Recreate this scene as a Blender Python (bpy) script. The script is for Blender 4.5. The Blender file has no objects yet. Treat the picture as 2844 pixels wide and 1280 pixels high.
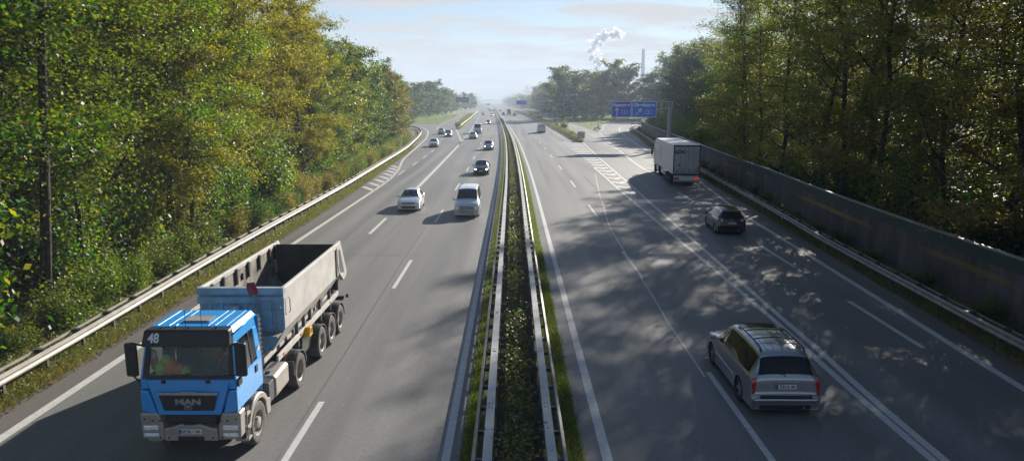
import bpy, bmesh, math, random
import numpy as np
from mathutils import Vector, Matrix
PI = math.pi; R = math.radians
random.seed(7)
scene = bpy.context.scene
col = scene.collection

# ------------------------------------------------------------------ helpers
def tag(o, label=None, cat=None, group=None, kind=None):
    if label: o['label'] = label
    if cat: o['category'] = cat
    if group: o['group'] = group
    if kind: o['kind'] = kind
    return o

def empty(name, loc=(0, 0, 0), rz=0, parent=None):
    o = bpy.data.objects.new(name, None); col.objects.link(o)
    o.location = loc; o.rotation_euler = (0, 0, rz); o.empty_display_size = .2
    if parent: o.parent = parent
    return o

def kids(o): return [c for c in list(o.children)]

def copy_tree(o, parent=None):
    c = o.copy(); col.objects.link(c); c.parent = parent
    for ch in kids(o): copy_tree(ch, c)
    return c

class MB:
    """collects geometry for ONE mesh"""
    def __init__(s): s.v = []; s.f = []; s.m = []
    def add(s, vs, fs, m=0):
        b = len(s.v); s.v += [tuple(p) for p in vs]
        for f in fs: s.f.append([b+i for i in f]); s.m.append(m)
        return s
    def hexa(s, p, m=0):  # p: 8 pts, bottom 0-3 ccw, top 4-7
        return s.add(p, [(3,2,1,0),(4,5,6,7),(0,1,5,4),(1,2,6,5),(2,3,7,6),(3,0,4,7)], m)
    def box(s, x0, x1, y0, y1, z0, z1, m=0):
        return s.hexa([(x0,y0,z0),(x1,y0,z0),(x1,y1,z0),(x0,y1,z0),(x0,y0,z1),(x1,y0,z1),(x1,y1,z1),(x0,y1,z1)], m)
    def taper(s, a, z0, b, z1, m=0):  # rect a=(x0,x1,y0,y1) at z0 to rect b at z1
        return s.hexa([(a[0],a[2],z0),(a[1],a[2],z0),(a[1],a[3],z0),(a[0],a[3],z0),(b[0],b[2],z1),(b[1],b[2],z1),(b[1],b[3],z1),(b[0],b[3],z1)], m)
    def tube(s, pts, rad, n=8, m=0, cap=True):
        pts = [Vector(p) for p in pts]
        if not hasattr(rad, '__len__'): rad = [rad]*len(pts)
        rings = []; up0 = None
        for i, p in enumerate(pts):
            d = (pts[min(i+1, len(pts)-1)]-pts[max(i-1, 0)]).normalized()
            a = Vector((0,0,1)) if abs(d.z) < .9 else Vector((0,1,0))
            if up0 is not None: a = up0
            u = d.cross(a).normalized(); w = u.cross(d).normalized(); up0 = w
            rings.append([p+(u*math.cos(2*PI*k/n)+w*math.sin(2*PI*k/n))*rad[i] for k in range(n)])
        vs = [q for r in rings for q in r]; fs = []
        for i in range(len(pts)-1):
            for k in range(n):
                fs.append((i*n+k, i*n+(k+1)%n, (i+1)*n+(k+1)%n, (i+1)*n+k))
        if cap: fs.append(tuple(range(n))[::-1]); fs.append(tuple((len(pts)-1)*n+k for k in range(n)))
        return s.add(vs, fs, m)
    def lathe(s, prof, axis, c, n=24, m=0, close=False):  # prof [(along, radius)]; axis 'x' or 'z'
        vs = []; fs = []
        for a, r in prof:
            for k in range(n):
                t = 2*PI*k/n
                if axis == 'x': vs.append((c[0]+a, c[1]+r*math.cos(t), c[2]+r*math.sin(t)))
                elif axis == 'y': vs.append((c[0]+r*math.sin(t), c[1]+a, c[2]+r*math.cos(t)))
                else: vs.append((c[0]+r*math.cos(t), c[1]+r*math.sin(t), c[2]+a))
        for i in range(len(prof)-1):
            for k in range(n): fs.append((i*n+k, i*n+(k+1)%n, (i+1)*n+(k+1)%n, (i+1)*n+k))
        return s.add(vs, fs, m)
    def prism(s, poly, axis, a, b, m=0):  # 2D polygon extruded along axis x (poly=(y,z)), y (x,z), z (x,y)
        def P(q, t):
            return {'x': (t, q[0], q[1]), 'y': (q[0], t, q[1]), 'z': (q[0], q[1], t)}[axis]
        n = len(poly); vs = [P(q, a) for q in poly]+[P(q, b) for q in poly]
        fs = [tuple(range(n))[::-1], tuple(range(n, 2*n))]+[(i, (i+1)%n, n+(i+1)%n, n+i) for i in range(n)]
        return s.add(vs, fs, m)
    def grid(s, rows, m=0):
        n = len(rows[0]); vs = [p for r in rows for p in r]
        return s.add(vs, [(i*n+k, i*n+k+1, (i+1)*n+k+1, (i+1)*n+k) for i in range(len(rows)-1) for k in range(n-1)], m)
    def ribbon(s, pts, w, z, m=0):
        """flat strip along a ground polyline"""
        n = len(pts); L = []; Rr = []
        for i in range(n):
            a = pts[max(i-1,0)]; b = pts[min(i+1,n-1)]
            dx, dy = b[0]-a[0], b[1]-a[1]; l = math.hypot(dx, dy) or 1
            nx, ny = dy/l, -dx/l
            ww = w[i] if hasattr(w, '__len__') else w
            L.append((pts[i][0]-nx*ww/2, pts[i][1]-ny*ww/2, z)); Rr.append((pts[i][0]+nx*ww/2, pts[i][1]+ny*ww/2, z))
        return s.add(L+Rr, [(i, n+i, n+i+1, i+1) for i in range(n-1)], m)
    def text(s, body, size, mat4, m=0, ext=.004, align='CENTER', bold=0.0, sx=1):
        cu = bpy.data.curves.new('t', 'FONT'); cu.body = body; cu.size = size; cu.extrude = ext; cu.offset = bold
        cu.align_x = align; cu.align_y = 'CENTER'; cu.resolution_u = 3
        o = bpy.data.objects.new('t', cu); col.objects.link(o)
        bpy.context.view_layer.update()
        me = bpy.data.meshes.new_from_object(o.evaluated_get(bpy.context.evaluated_depsgraph_get()))
        S = Matrix.Diagonal((sx, 1, 1, 1))
        s.add([mat4 @ (S @ v.co) for v in me.vertices], [list(p.vertices) for p in me.polygons], m)
        bpy.data.objects.remove(o); bpy.data.curves.remove(cu); bpy.data.meshes.remove(me)
        return s
    def mesh(s, name, mats, smooth=False, angle=None, fix=True):
        me = bpy.data.meshes.new(name); me.from_pydata(s.v, [], s.f)
        if not hasattr(mats, '__len__'): mats = [mats]
        for mt in mats: me.materials.append(mt)
        me.polygons.foreach_set('material_index', s.m)
        if fix:
            bm = bmesh.new(); bm.from_mesh(me); bmesh.ops.recalc_face_normals(bm, faces=bm.faces); bm.to_mesh(me); bm.free()
        if smooth: me.shade_smooth()
        me.update()
        if smooth and angle: me.set_sharp_from_angle(angle=R(angle))
        return me
    def build(s, name, mats, parent=None, smooth=False, angle=None, bevel=0, loc=None, fix=True, seg=2):
        o = bpy.data.objects.new(name, s.mesh(name, mats, smooth, angle, fix)); col.objects.link(o)
        if parent: o.parent = parent
        if loc: o.location = loc
        if bevel:
            b = o.modifiers.new('b', 'BEVEL'); b.width = bevel; b.segments = seg; b.limit_method = 'ANGLE'; b.angle_limit = R(35)
            b.harden_normals = False
        return o

def facing(loc, normal='-y', extra=None):
    """matrix that stands a text up: local XY text plane -> world"""
    rot = {'-y': Matrix.Rotation(PI/2, 4, 'X'),
           '+y': Matrix.Rotation(PI, 4, 'Z') @ Matrix.Rotation(PI/2, 4, 'X'),
           '-x': Matrix.Rotation(-PI/2, 4, 'Z') @ Matrix.Rotation(PI/2, 4, 'X'),
           '+x': Matrix.Rotation(PI/2, 4, 'Z') @ Matrix.Rotation(PI/2, 4, 'X')}[normal]
    m = Matrix.Translation(loc) @ rot
    return m @ extra if extra else m

# ------------------------------------------------------------------ materials
def newmat(name):
    m = bpy.data.materials.new(name); m.use_nodes = True
    nt = m.node_tree; b = nt.nodes['Principled BSDF']
    return m, nt, b

def N(nt, t, **k):
    n = nt.nodes.new(t)
    for a, v in k.items(): setattr(n, a, v)
    return n

def pmat(name, c, rough=.5, metal=0, var=.15, scale=6, bump=0, bscale=60, coat=0, spec=.5, dirt=None):
    """painted / plain surface whose colour drifts a little over a noise"""
    m, nt, b = newmat(name); L = nt.links.new
    tc = N(nt, 'ShaderNodeTexCoord')
    n1 = N(nt, 'ShaderNodeTexNoise'); n1.inputs['Scale'].default_value = scale; n1.inputs['Detail'].default_value = 6
    L(tc.outputs['Object'], n1.inputs['Vector'])
    r = N(nt, 'ShaderNodeMapRange'); r.inputs['From Min'].default_value = .3; r.inputs['From Max'].default_value = .7
    r.inputs['To Min'].default_value = 1-var; r.inputs['To Max'].default_value = 1+var
    L(n1.outputs['Fac'], r.inputs['Value'])
    mx = N(nt, 'ShaderNodeVectorMath', operation='SCALE'); mx.inputs[0].default_value = c[:3]
    L(r.outputs['Result'], mx.inputs['Scale'])
    out = mx.outputs['Vector']
    if dirt:
        n2 = N(nt, 'ShaderNodeTexNoise'); n2.inputs['Scale'].default_value = dirt[2]; n2.inputs['Detail'].default_value = 8; n2.inputs['Roughness'].default_value = .7
        L(tc.outputs['Object'], n2.inputs['Vector'])
        rr = N(nt, 'ShaderNodeMapRange'); rr.inputs['From Min'].default_value = dirt[1]; rr.inputs['From Max'].default_value = dirt[1]+.2
        L(n2.outputs['Fac'], rr.inputs['Value'])
        mm = N(nt, 'ShaderNodeMix', data_type='RGBA'); mm.inputs['B'].default_value = (*dirt[0], 1)
        L(out, mm.inputs['A']); L(rr.outputs['Result'], mm.inputs['Factor']); out = mm.outputs['Result']
    L(out, b.inputs['Base Color'])
    b.inputs['Roughness'].default_value = rough; b.inputs['Metallic'].default_value = metal
    b.inputs['Coat Weight'].default_value = coat; b.inputs['Coat Roughness'].default_value = .06
    b.inputs['Specular IOR Level'].default_value = spec
    if bump:
        n3 = N(nt, 'ShaderNodeTexNoise'); n3.inputs['Scale'].default_value = bscale; n3.inputs['Detail'].default_value = 4
        L(tc.outputs['Object'], n3.inputs['Vector'])
        bp = N(nt, 'ShaderNodeBump'); bp.inputs['Strength'].default_value = bump; bp.inputs['Distance'].default_value = .02
        L(n3.outputs['Fac'], bp.inputs['Height']); L(bp.outputs['Normal'], b.inputs['Normal'])
    return m

def leafmat(name, use_obj=True, base=(.06,.09,.02), spread=.55, trans=.48, rough=.5, yellow=(.26,.21,.03), yamt=.10, spec=.4):
    m, nt, b = newmat(name); L = nt.links.new
    geo = N(nt, 'ShaderNodeNewGeometry')
    if use_obj:
        oi = N(nt, 'ShaderNodeObjectInfo'); c0 = oi.outputs['Color']
    else:
        rg = N(nt, 'ShaderNodeRGB'); rg.outputs[0].default_value = (*base, 1); c0 = rg.outputs[0]
    mr = N(nt, 'ShaderNodeMapRange'); mr.inputs['To Min'].default_value = 1-spread; mr.inputs['To Max'].default_value = 1+spread
    L(geo.outputs['Random Per Island'], mr.inputs['Value'])
    sc = N(nt, 'ShaderNodeVectorMath', operation='SCALE'); L(c0, sc.inputs[0]); L(mr.outputs['Result'], sc.inputs['Scale'])
    # some leaves have turned
    wn = N(nt, 'ShaderNodeTexWhiteNoise', noise_dimensions='1D'); L(geo.outputs['Random Per Island'], wn.inputs['W'])
    tc = N(nt, 'ShaderNodeTexCoord')
    nz = N(nt, 'ShaderNodeTexNoise'); nz.inputs['Scale'].default_value = .45; nz.inputs['Detail'].default_value = 3
    L(tc.outputs['Object'], nz.inputs['Vector'])
    ad = N(nt, 'ShaderNodeMath', operation='MULTIPLY_ADD'); L(nz.outputs['Fac'], ad.inputs[0]); ad.inputs[1].default_value = 1.6; L(wn.outputs['Value'], ad.inputs[2])
    st = N(nt, 'ShaderNodeMapRange'); st.inputs['From Min'].default_value = 1.6-yamt*1.2; st.inputs['From Max'].default_value = 1.9-yamt*1.2
    L(ad.outputs[0], st.inputs['Value'])
    mm = N(nt, 'ShaderNodeMix', data_type='RGBA'); L(sc.outputs['Vector'], mm.inputs['A']); mm.inputs['B'].default_value = (*yellow, 1); L(st.outputs['Result'], mm.inputs['Factor'])
    L(mm.outputs['Result'], b.inputs['Base Color']); b.inputs['Roughness'].default_value = rough; b.inputs['Specular IOR Level'].default_value = spec
    tl = N(nt, 'ShaderNodeBsdfTranslucent')
    tcx = N(nt, 'ShaderNodeVectorMath', operation='MULTIPLY'); tcx.inputs[1].default_value = (1.6, 1.8, .5)
    L(mm.outputs['Result'], tcx.inputs[0]); L(tcx.outputs['Vector'], tl.inputs['Color'])
    mix = N(nt, 'ShaderNodeMixShader'); mix.inputs['Fac'].default_value = trans
    L(b.outputs[0], mix.inputs[1]); L(tl.outputs[0], mix.inputs[2])
    L(mix.outputs[0], nt.nodes['Material Output'].inputs['Surface'])
    return m

def asphalt(name, base, dark=.0):
    m, nt, b = newmat(name); L = nt.links.new
    tc = N(nt, 'ShaderNodeTexCoord')
    fine = N(nt, 'ShaderNodeTexNoise'); fine.inputs['Scale'].default_value = 9; fine.inputs['Detail'].default_value = 10; fine.inputs['Roughness'].default_value = .75
    L(tc.outputs['Object'], fine.inputs['Vector'])
    mp = N(nt, 'ShaderNodeMapping'); mp.inputs['Scale'].default_value = (.75, .018, 1); L(tc.outputs['Object'], mp.inputs['Vector'])
    st = N(nt, 'ShaderNodeTexNoise'); st.inputs['Scale'].default_value = 1; st.inputs['Detail'].default_value = 4; L(mp.outputs[0], st.inputs['Vector'])
    mp2 = N(nt, 'ShaderNodeMapping'); mp2.inputs['Scale'].default_value = (.12, .05, 1); L(tc.outputs['Object'], mp2.inputs['Vector'])
    bl = N(nt, 'ShaderNodeTexNoise'); bl.inputs['Scale'].default_value = 1; bl.inputs['Detail'].default_value = 6; L(mp2.outputs[0], bl.inputs['Vector'])
    # wheel tracks: polished, slightly paler stripes along the lanes
    sp = N(nt, 'ShaderNodeSeparateXYZ'); L(tc.outputs['Object'], sp.inputs[0])
    wv = N(nt, 'ShaderNodeMath', operation='MULTIPLY'); L(sp.outputs['X'], wv.inputs[0]); wv.inputs[1].default_value = 2*PI/1.88
    cs = N(nt, 'ShaderNodeMath', operation='COSINE'); L(wv.outputs[0], cs.inputs[0])
    def rng(src, a, bb, lo, hi):
        r = N(nt, 'ShaderNodeMapRange'); r.inputs['From Min'].default_value = a; r.inputs['From Max'].default_value = bb
        r.inputs['To Min'].default_value = lo; r.inputs['To Max'].default_value = hi; L(src, r.inputs['Value']); return r.outputs['Result']
    def mul(a, c):
        q = N(nt, 'ShaderNodeMath', operation='MULTIPLY'); L(a, q.inputs[0]); L(c, q.inputs[1]); return q.outputs[0]
    k = mul(rng(fine.outputs['Fac'], .25, .75, .74, 1.26), rng(st.outputs['Fac'], .3, .7, .80, 1.17))
    k = mul(k, rng(bl.outputs['Fac'], .3, .7, .9, 1.1))
    k = mul(k, rng(cs.outputs[0], -1, 1, .94, 1.06))
    # bright aggregate specks
    vo = N(nt, 'ShaderNodeTexVoronoi'); vo.inputs['Scale'].default_value = 1.1; L(tc.outputs['Object'], vo.inputs['Vector'])
    s = N(nt, 'ShaderNodeMath', operation='LESS_THAN'); L(vo.outputs['Distance'], s.inputs[0]); s.inputs[1].default_value = .03
    a2 = N(nt, 'ShaderNodeMath', operation='MULTIPLY_ADD'); L(s.outputs[0], a2.inputs[0]); a2.inputs[1].default_value = .9; L(k, a2.inputs[2])
    sc = N(nt, 'ShaderNodeVectorMath', operation='SCALE'); sc.inputs[0].default_value = base; L(a2.outputs[0], sc.inputs['Scale'])
    L(sc.outputs['Vector'], b.inputs['Base Color'])
    L(rng(st.outputs['Fac'], .3, .7, .5, .72), b.inputs['Roughness']); b.inputs['Specular IOR Level'].default_value = .25
    f2 = N(nt, 'ShaderNodeTexNoise'); f2.inputs['Scale'].default_value = 45; f2.inputs['Detail'].default_value = 3; L(tc.outputs['Object'], f2.inputs['Vector'])
    bp = N(nt, 'ShaderNodeBump'); bp.inputs['Strength'].default_value = .35; bp.inputs['Distance'].default_value = .01
    L(f2.outputs['Fac'], bp.inputs['Height']); L(bp.outputs['Normal'], b.inputs['Normal'])
    return m

def glassmat(name, tint=(.84,.88,.86), rough=.03):
    m, nt, b = newmat(name); L = nt.links.new
    nt.nodes.remove(b)
    fr = N(nt, 'ShaderNodeFresnel'); fr.inputs['IOR'].default_value = 1.5
    tr = N(nt, 'ShaderNodeBsdfTransparent'); tr.inputs['Color'].default_value = (*tint, 1)
    gl = N(nt, 'ShaderNodeBsdfGlossy'); gl.inputs['Roughness'].default_value = rough; gl.inputs['Color'].default_value = (.9,.9,.9,1)
    nz = N(nt, 'ShaderNodeTexNoise'); nz.inputs['Scale'].default_value = 3
    mr = N(nt, 'ShaderNodeMapRange'); mr.inputs['To Min'].default_value = rough; mr.inputs['To Max'].default_value = rough+.04
    L(nz.outputs['Fac'], mr.inputs['Value']); L(mr.outputs['Result'], gl.inputs['Roughness'])
    mx = N(nt, 'ShaderNodeMixShader'); fh = N(nt, 'ShaderNodeMath', operation='MULTIPLY'); L(fr.outputs[0], fh.inputs[0]); fh.inputs[1].default_value = .5; L(fh.outputs[0], mx.inputs['Fac']); L(tr.outputs[0], mx.inputs[1]); L(gl.outputs[0], mx.inputs[2])
    L(mx.outputs[0], nt.nodes['Material Output'].inputs['Surface'])
    return m

def emat(name, c, strength):
    m, nt, b = newmat(name)
    b.inputs['Base Color'].default_value = (*c, 1); b.inputs['Emission Color'].default_value = (*c, 1); b.inputs['Emission Strength'].default_value = strength
    b.inputs['Roughness'].default_value = .15
    return m

M = {}
M['asphalt'] = asphalt('asphalt', (.165,.163,.158))
M['asphalt_shoulder'] = asphalt('asphalt_shoulder', (.135,.125,.115))
M['paint_line'] = pmat('road_paint', (.50,.495,.48), .65, var=.12, scale=5, bump=.3, bscale=40, dirt=((.3,.3,.29), .56, 9))
M['seam'] = pmat('seam_pale', (.44,.43,.40), .7, var=.3, scale=12)
M['seam_dark'] = pmat('seam_dark', (.10,.10,.10), .5, var=.3, scale=12)
M['soil'] = pmat('soil', (.045,.036,.022), .95, var=.5, scale=1.2, bump=.8, bscale=9, dirt=((.075,.06,.03), .52, 3))
M['verge'] = pmat('verge_ground', (.075,.082,.03), .95, var=.4, scale=1.5, bump=.8, bscale=14, dirt=((.10,.07,.035), .52, 2.2))
M['meadow'] = pmat('meadow', (.11,.14,.035), .95, var=.25, scale=.25, bump=.6, bscale=6, dirt=((.14,.15,.05), .5, .3))
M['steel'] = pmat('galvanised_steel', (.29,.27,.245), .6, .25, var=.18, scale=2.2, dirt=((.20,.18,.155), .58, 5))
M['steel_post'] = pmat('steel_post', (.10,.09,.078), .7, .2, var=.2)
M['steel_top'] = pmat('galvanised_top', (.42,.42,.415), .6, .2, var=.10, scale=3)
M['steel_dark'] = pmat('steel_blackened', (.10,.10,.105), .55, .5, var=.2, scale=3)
M['bark'] = pmat('bark', (.034,.029,.023), .95, var=.4, scale=5, bump=1, bscale=18)
M['leaf'] = leafmat('leaf')
M['grass'] = leafmat('grass_blades', False, (.15,.21,.04), .5, .35, .6, (.20,.18,.06), .2, .25)
M['grass_dry'] = leafmat('grass_dry', False, (.115,.145,.04), .5, .35, .7, (.22,.17,.07), .4, .2)
M['weed'] = leafmat('weed_leaves', False, (.14,.17,.045), .6, .4, .5, (.20,.15,.05), .22, .4)
M['litter'] = leafmat('fallen_leaves', False, (.16,.095,.045), .5, .1, .8, (.24,.15,.05), .2, .2)
M['rubber'] = pmat('rubber', (.022,.022,.023), .8, var=.25, scale=10, dirt=((.06,.055,.05), .55, 14))
M['rubber_dusty'] = pmat('rubber_dusty', (.10,.095,.088), .9, var=.25, scale=10)
M['rim'] = pmat('alloy', (.45,.45,.46), .35, .8, var=.1)
M['rim_dirty'] = pmat('steel_rim', (.33,.31,.28), .55, .5, var=.3, scale=9)
M['black'] = pmat('black_plastic', (.018,.018,.02), .5, var=.2)
M['blacksheet'] = pmat('black_mudguard', (.035,.036,.04), .42, var=.3, scale=6, dirt=((.09,.085,.08), .56, 6))
M['glass_dark'] = pmat('dark_glass', (.010,.013,.018), .05, var=.3, scale=2, spec=.2)
M['glass_blue'] = pmat('windscreen_glass', (.02,.035,.05), .07, var=.3, scale=2, spec=.7)
M['glass'] = glassmat('clear_glass')
M['lamp'] = pmat('lamp_glass', (.85,.88,.90), .15, .2, var=.3, scale=25, spec=.7)
M['lamp_on'] = emat('lamp_lit', (1,.97,.88), 9)
M['tail'] = pmat('tail_lamp', (.34,.015,.012), .18, var=.3, scale=18, coat=.6)
M['tail_glint'] = emat('tail_lamp_glint', (.8,.07,.03), .15)  # weak emission paints the glint reflected in one tail lamp
M['amber'] = pmat('amber_lens', (.55,.17,.02), .3, var=.1)
M['white_plate'] = pmat('plate_white', (.72,.72,.70), .4, var=.05)
M['plate_blue'] = pmat('plate_blue', (.01,.06,.36), .4, var=.05)
M['ink'] = pmat('ink_black', (.02,.02,.02), .5, var=.1)
M['silver'] = pmat('silver_paint', (.66,.67,.69), .32, .55, var=.03, coat=.8)
M['silver_warm'] = pmat('silver_beige_paint', (.40,.38,.36), .3, .7, var=.03, coat=.8)
M['silver_blue'] = pmat('silver_blue_paint', (.34,.39,.44), .3, .7, var=.03, coat=.8)
M['silver_dark'] = pmat('silver_dark_paint', (.33,.345,.37), .28, .75, var=.03, coat=.8)
M['car_white'] = pmat('white_paint', (.74,.75,.76), .3, 0, var=.03, coat=.7)
M['car_black'] = pmat('black_paint', (.008,.007,.011), .25, 0, var=.1, coat=.9)
M['car_dark'] = pmat('dark_grey_paint', (.04,.038,.045), .25, .4, var=.1, coat=.9)
M['car_beige'] = pmat('beige_paint', (.30,.29,.24), .35, .2, var=.05, coat=.6)
M['car_red'] = pmat('red_paint', (.35,.03,.03), .35, 0, var=.08, coat=.6)
M['truck_blue'] = pmat('truck_blue_paint', (.022,.30,.74), .33, 0, var=.06, scale=2, coat=.7, dirt=((.10,.24,.48), .62, 5))
M['truck_silver'] = pmat('truck_silver_plastic', (.36,.335,.305), .4, .35, var=.12, scale=4, dirt=((.22,.19,.16), .60, 7))
M['bed_steel'] = pmat('tipper_steel', (.47,.455,.435), .6, .05, var=.15, scale=2, dirt=((.26,.22,.18), .57, 4), bump=.2, bscale=5)
M['bed_blue'] = pmat('tipper_blue_front', (.27,.36,.43), .55, .1, var=.2, scale=3, dirt=((.09,.11,.13), .56, 5))
M['bed_in'] = pmat('tipper_inside', (.22,.195,.17), .8, .1, var=.5, scale=1.6, dirt=((.035,.03,.028), .5, 2.2))
M['bed_black'] = pmat('tipper_tailgate_inside', (.03,.027,.025), .8, .1, var=.5, scale=2)
M['yellow'] = pmat('yellow_plastic', (.65,.36,.01), .45, var=.1)
M['red'] = pmat('red_paint_plain', (.30,.03,.035), .5, var=.25, scale=8)
M['red_sign'] = pmat('red_sign', (.60,.03,.03), .4, var=.05)
M['sign_blue'] = pmat('sign_blue', (.002,.21,.85), .45, var=.06)
M['sign_blue_pale'] = pmat('sign_blue_faded', (.06,.13,.72), .45, var=.06)
M['sign_white'] = pmat('sign_white', (.75,.76,.78), .45, var=.04)
M['sign_dark'] = pmat('variable_sign_face', (.015,.035,.07), .4, var=.1)
M['sheet_white'] = pmat('trailer_white', (.60,.60,.61), .4, 0, var=.05, scale=1.5, dirt=((.45,.44,.43), .60, 3))
M['door_white'] = pmat('trailer_door_white', (.50,.52,.56), .4, 0, var=.06, scale=1.5, dirt=((.38,.39,.41), .60, 3))
M['graphic'] = pmat('trailer_graphic', (.33,.34,.37), .5, var=.2, scale=6)
M['grey_ink'] = pmat('grey_ink', (.22,.23,.25), .5, var=.1)
M['concrete'] = pmat('concrete', (.20,.195,.19), .85, var=.3, scale=2, bump=.3)
M['skin'] = pmat('skin', (.42,.22,.15), .5, var=.05)
M['shirt'] = pmat('shirt_red', (.50,.06,.09), .8, var=.15)
M['hair'] = pmat('hair_brown', (.05,.03,.02), .8, var=.2)
M['trousers'] = pmat('trousers_dark', (.03,.035,.05), .85, var=.15)
M['orange'] = pmat('vest_orange', (.80,.20,.02), .6, var=.2, scale=14)
M['hivis'] = pmat('vest_yellow', (.52,.62,.03), .6, var=.2, scale=14)
M['tan'] = pmat('cab_wall_tan', (.50,.27,.08), .7, var=.3, scale=4)
M['cab_in'] = pmat('cab_interior', (.02,.02,.02), .7, var=.2)
M['paper'] = pmat('paper', (.6,.62,.66), .7, var=.04)

# ------------------------------------------------------------------ road alignment (metres; camera above x=0,y=0 looking along +y)
def spl(tab, step=2.0):
    """smooth polyline through (x, y) control points"""
    P = [tab[0]]+list(tab)+[tab[-1]]; out = []
    for i in range(1, len(P)-2):
        p0, p1, p2, p3 = [np.array(q, float) for q in P[i-1:i+3]]
        n = max(1, int(np.linalg.norm(p2-p1)/step))
        for k in range(n):
            t = k/n
            out.append(tuple(.5*((2*p1)+(-p0+p2)*t+(2*p0-5*p1+4*p2-p3)*t*t+(-p0+3*p1-3*p2+p3)*t**3)))
    out.append(tuple(map(float, P[-2]))); return out

CT = [(0,-30),(0,0),(0,40),(0,62),(-.05,78),(-.23,102),(-.7,138),(-1.85,191),(-3.95,272),(-6.2,350),(-8.5,433),(-13.4,600),(-20,850),(-42,1400)]
CP = spl(CT, 3)
_cx = np.array([p[0] for p in CP]); _cy = np.array([p[1] for p in CP])
def c(y): return float(np.interp(y, _cy, _cx))
def along(off, y0, y1, step=3.0):
    n = max(1, int((y1-y0)/step)); return [(c(y0+(y1-y0)*i/n)+off, y0+(y1-y0)*i/n) for i in range(n+1)]
def table(tab):
    s = spl(tab, 2); xs = np.array([p[0] for p in s]); ys = np.array([p[1] for p in s])
    return lambda y: float(np.interp(y, ys, xs))
L0t = [(-12.6,-30),(-12.62,15),(-12.7,30),(-12.78,55),(-12.85,72),(-13.2,80),(-13.75,87),(-14.5,94),(-15.3,101),(-16.2,115),(-17.4,136),(-18.8,158),(-21.1,182),(-24.0,205),(-29.8,232),(-38,252),(-52,266),(-70,272)]
GLt = [(-13.7,-30),(-13.72,18),(-13.78,25),(-13.95,35),(-14.15,50),(-14.5,62),(-15.1,78),(-15.6,89),(-15.95,100),(-16.7,117),(-18.0,138),(-20.7,172),(-24.0,199),(-28.5,222),(-36,241),(-50,255),(-70,262)]
RLt = [(-14.05,-30),(-14.08,10),(-14.15,20),(-14.4,27),(-14.7,34),(-14.95,44),(-15.1,54),(-15.35,66),(-15.85,80),(-16.3,92),(-17.3,117),(-18.7,138),(-21.2,168),(-24.3,193),(-28.5,214),(-37,234)]
E3t = [(14.45,-30),(14.65,12),(14.83,20),(15.4,29),(16.2,41),(16.95,52),(17.95,61.5),(18.9,70),(20.3,83),(21.6,100),(23.1,128),(25.0,152),(27.3,178),(30.3,205),(36,235),(47,262),(70,282)]
GRt = [(15.6,-30),(15.8,12),(15.95,21),(16.3,27),(16.75,33),(17.7,44.5),(18.6,54.5),(19.5,66),(20.8,82),(22.4,103),(25.0,133),(28.8,167),(31.6,194),(37,223),(47,247),(70,268)]
RRt = [(16.0,-30),(16.05,15),(16.15,22),(16.45,27),(16.95,34),(17.5,41),(18.1,46.5),(18.85,54.6),(20.1,69),(21.4,84),(23.6,108),(26.3,134),(28.2,152),(30.9,177),(34.9,212),(41,238),(50,253)]
WLt = [(18.2,-30),(18.3,12),(18.5,25),(18.9,32),(19.7,42),(20.55,51),(21.5,60),(22.6,73),(25.2,100),(28.4,133),(31.9,167),(35.4,198),(41,226),(52,250)]
gl, gr, rl, rr_, wl = table(GLt), table(GRt), table(RLt), table(RRt), table(WLt)
HAZE, SKY, SUN, EXPO, CLOUD0, CLOUD1, CG, CA = 0.00055, 0.05, 5.0, 1.17, 0.0, 1.0, 0.02, 5.6
# ------------------------------------------------------------------ foliage helpers
def quadmesh(name, Q, mat):
    Q = np.asarray(Q, dtype=np.float32); n = Q.shape[0]; k = Q.shape[1]
    me = bpy.data.meshes.new(name)
    me.vertices.add(n*k); me.vertices.foreach_set('co', Q.reshape(-1))
    me.loops.add(n*k); me.loops.foreach_set('vertex_index', np.arange(n*k, dtype=np.int32))
    me.polygons.add(n); me.polygons.foreach_set('loop_start', np.arange(0, n*k, k, dtype=np.int32))
    me.materials.append(mat); me.update(calc_edges=True); me.validate()
    return me

def leaf_quads(P, size, rng, up=.7, aspect=.62, lean=None):
    n = len(P); nr = rng.normal(size=(n,3)); nr[:,2] = np.abs(nr[:,2])+up
    if lean is not None: nr += lean
    nr /= np.linalg.norm(nr, axis=1, keepdims=True)
    d = np.cross(nr, rng.normal(size=(n,3))); d /= np.linalg.norm(d, axis=1, keepdims=True)
    s = np.cross(nr, d); L = (size*rng.uniform(.6, 1.35, n))[:,None]; W = L*aspect
    bend = nr*L*rng.uniform(-.25, .1, n)[:,None]
    return np.stack([P-d*L*.5+bend*.5, P+s*W*.5-d*L*.05, P+d*L*.5+bend*.5, P-s*W*.5-d*L*.05], axis=1)

def blade_quads(P, h, w, rng, lean=.5):
    n = len(P); a = rng.uniform(0, 2*PI, n); dx = np.stack([np.cos(a), np.sin(a), 0*a], 1)
    hh = (h*rng.uniform(.4, 1.3, n))[:,None]; ww = (w*rng.uniform(.7, 1.3, n))[:,None]
    off = rng.normal(size=(n,3))*lean; off[:,2] = 0
    top = P+np.array([0,0,1.])*hh+off*hh
    return np.stack([P-dx*ww, P+dx*ww, top+dx*ww*.15, top-dx*ww*.15], axis=1)

def obj_from(name, me, parent=None, loc=None):
    o = bpy.data.objects.new(name, me); col.objects.link(o)
    if parent: o.parent = parent
    if loc: o.location = loc
    return o

def strip_pts(fl, fr, y0, y1, n, rng, near=1.5, zj=.0):
    """points between two x(y) curves, denser near the camera"""
    u = rng.uniform(0, 1, n)**near; y = y0+(y1-y0)*u
    a = np.array([fl(t) for t in y]); b = np.array([fr(t) for t in y])
    x = a+(b-a)*rng.uniform(0, 1, n)
    return np.stack([x, y, np.full(n, zj)], 1)

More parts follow.
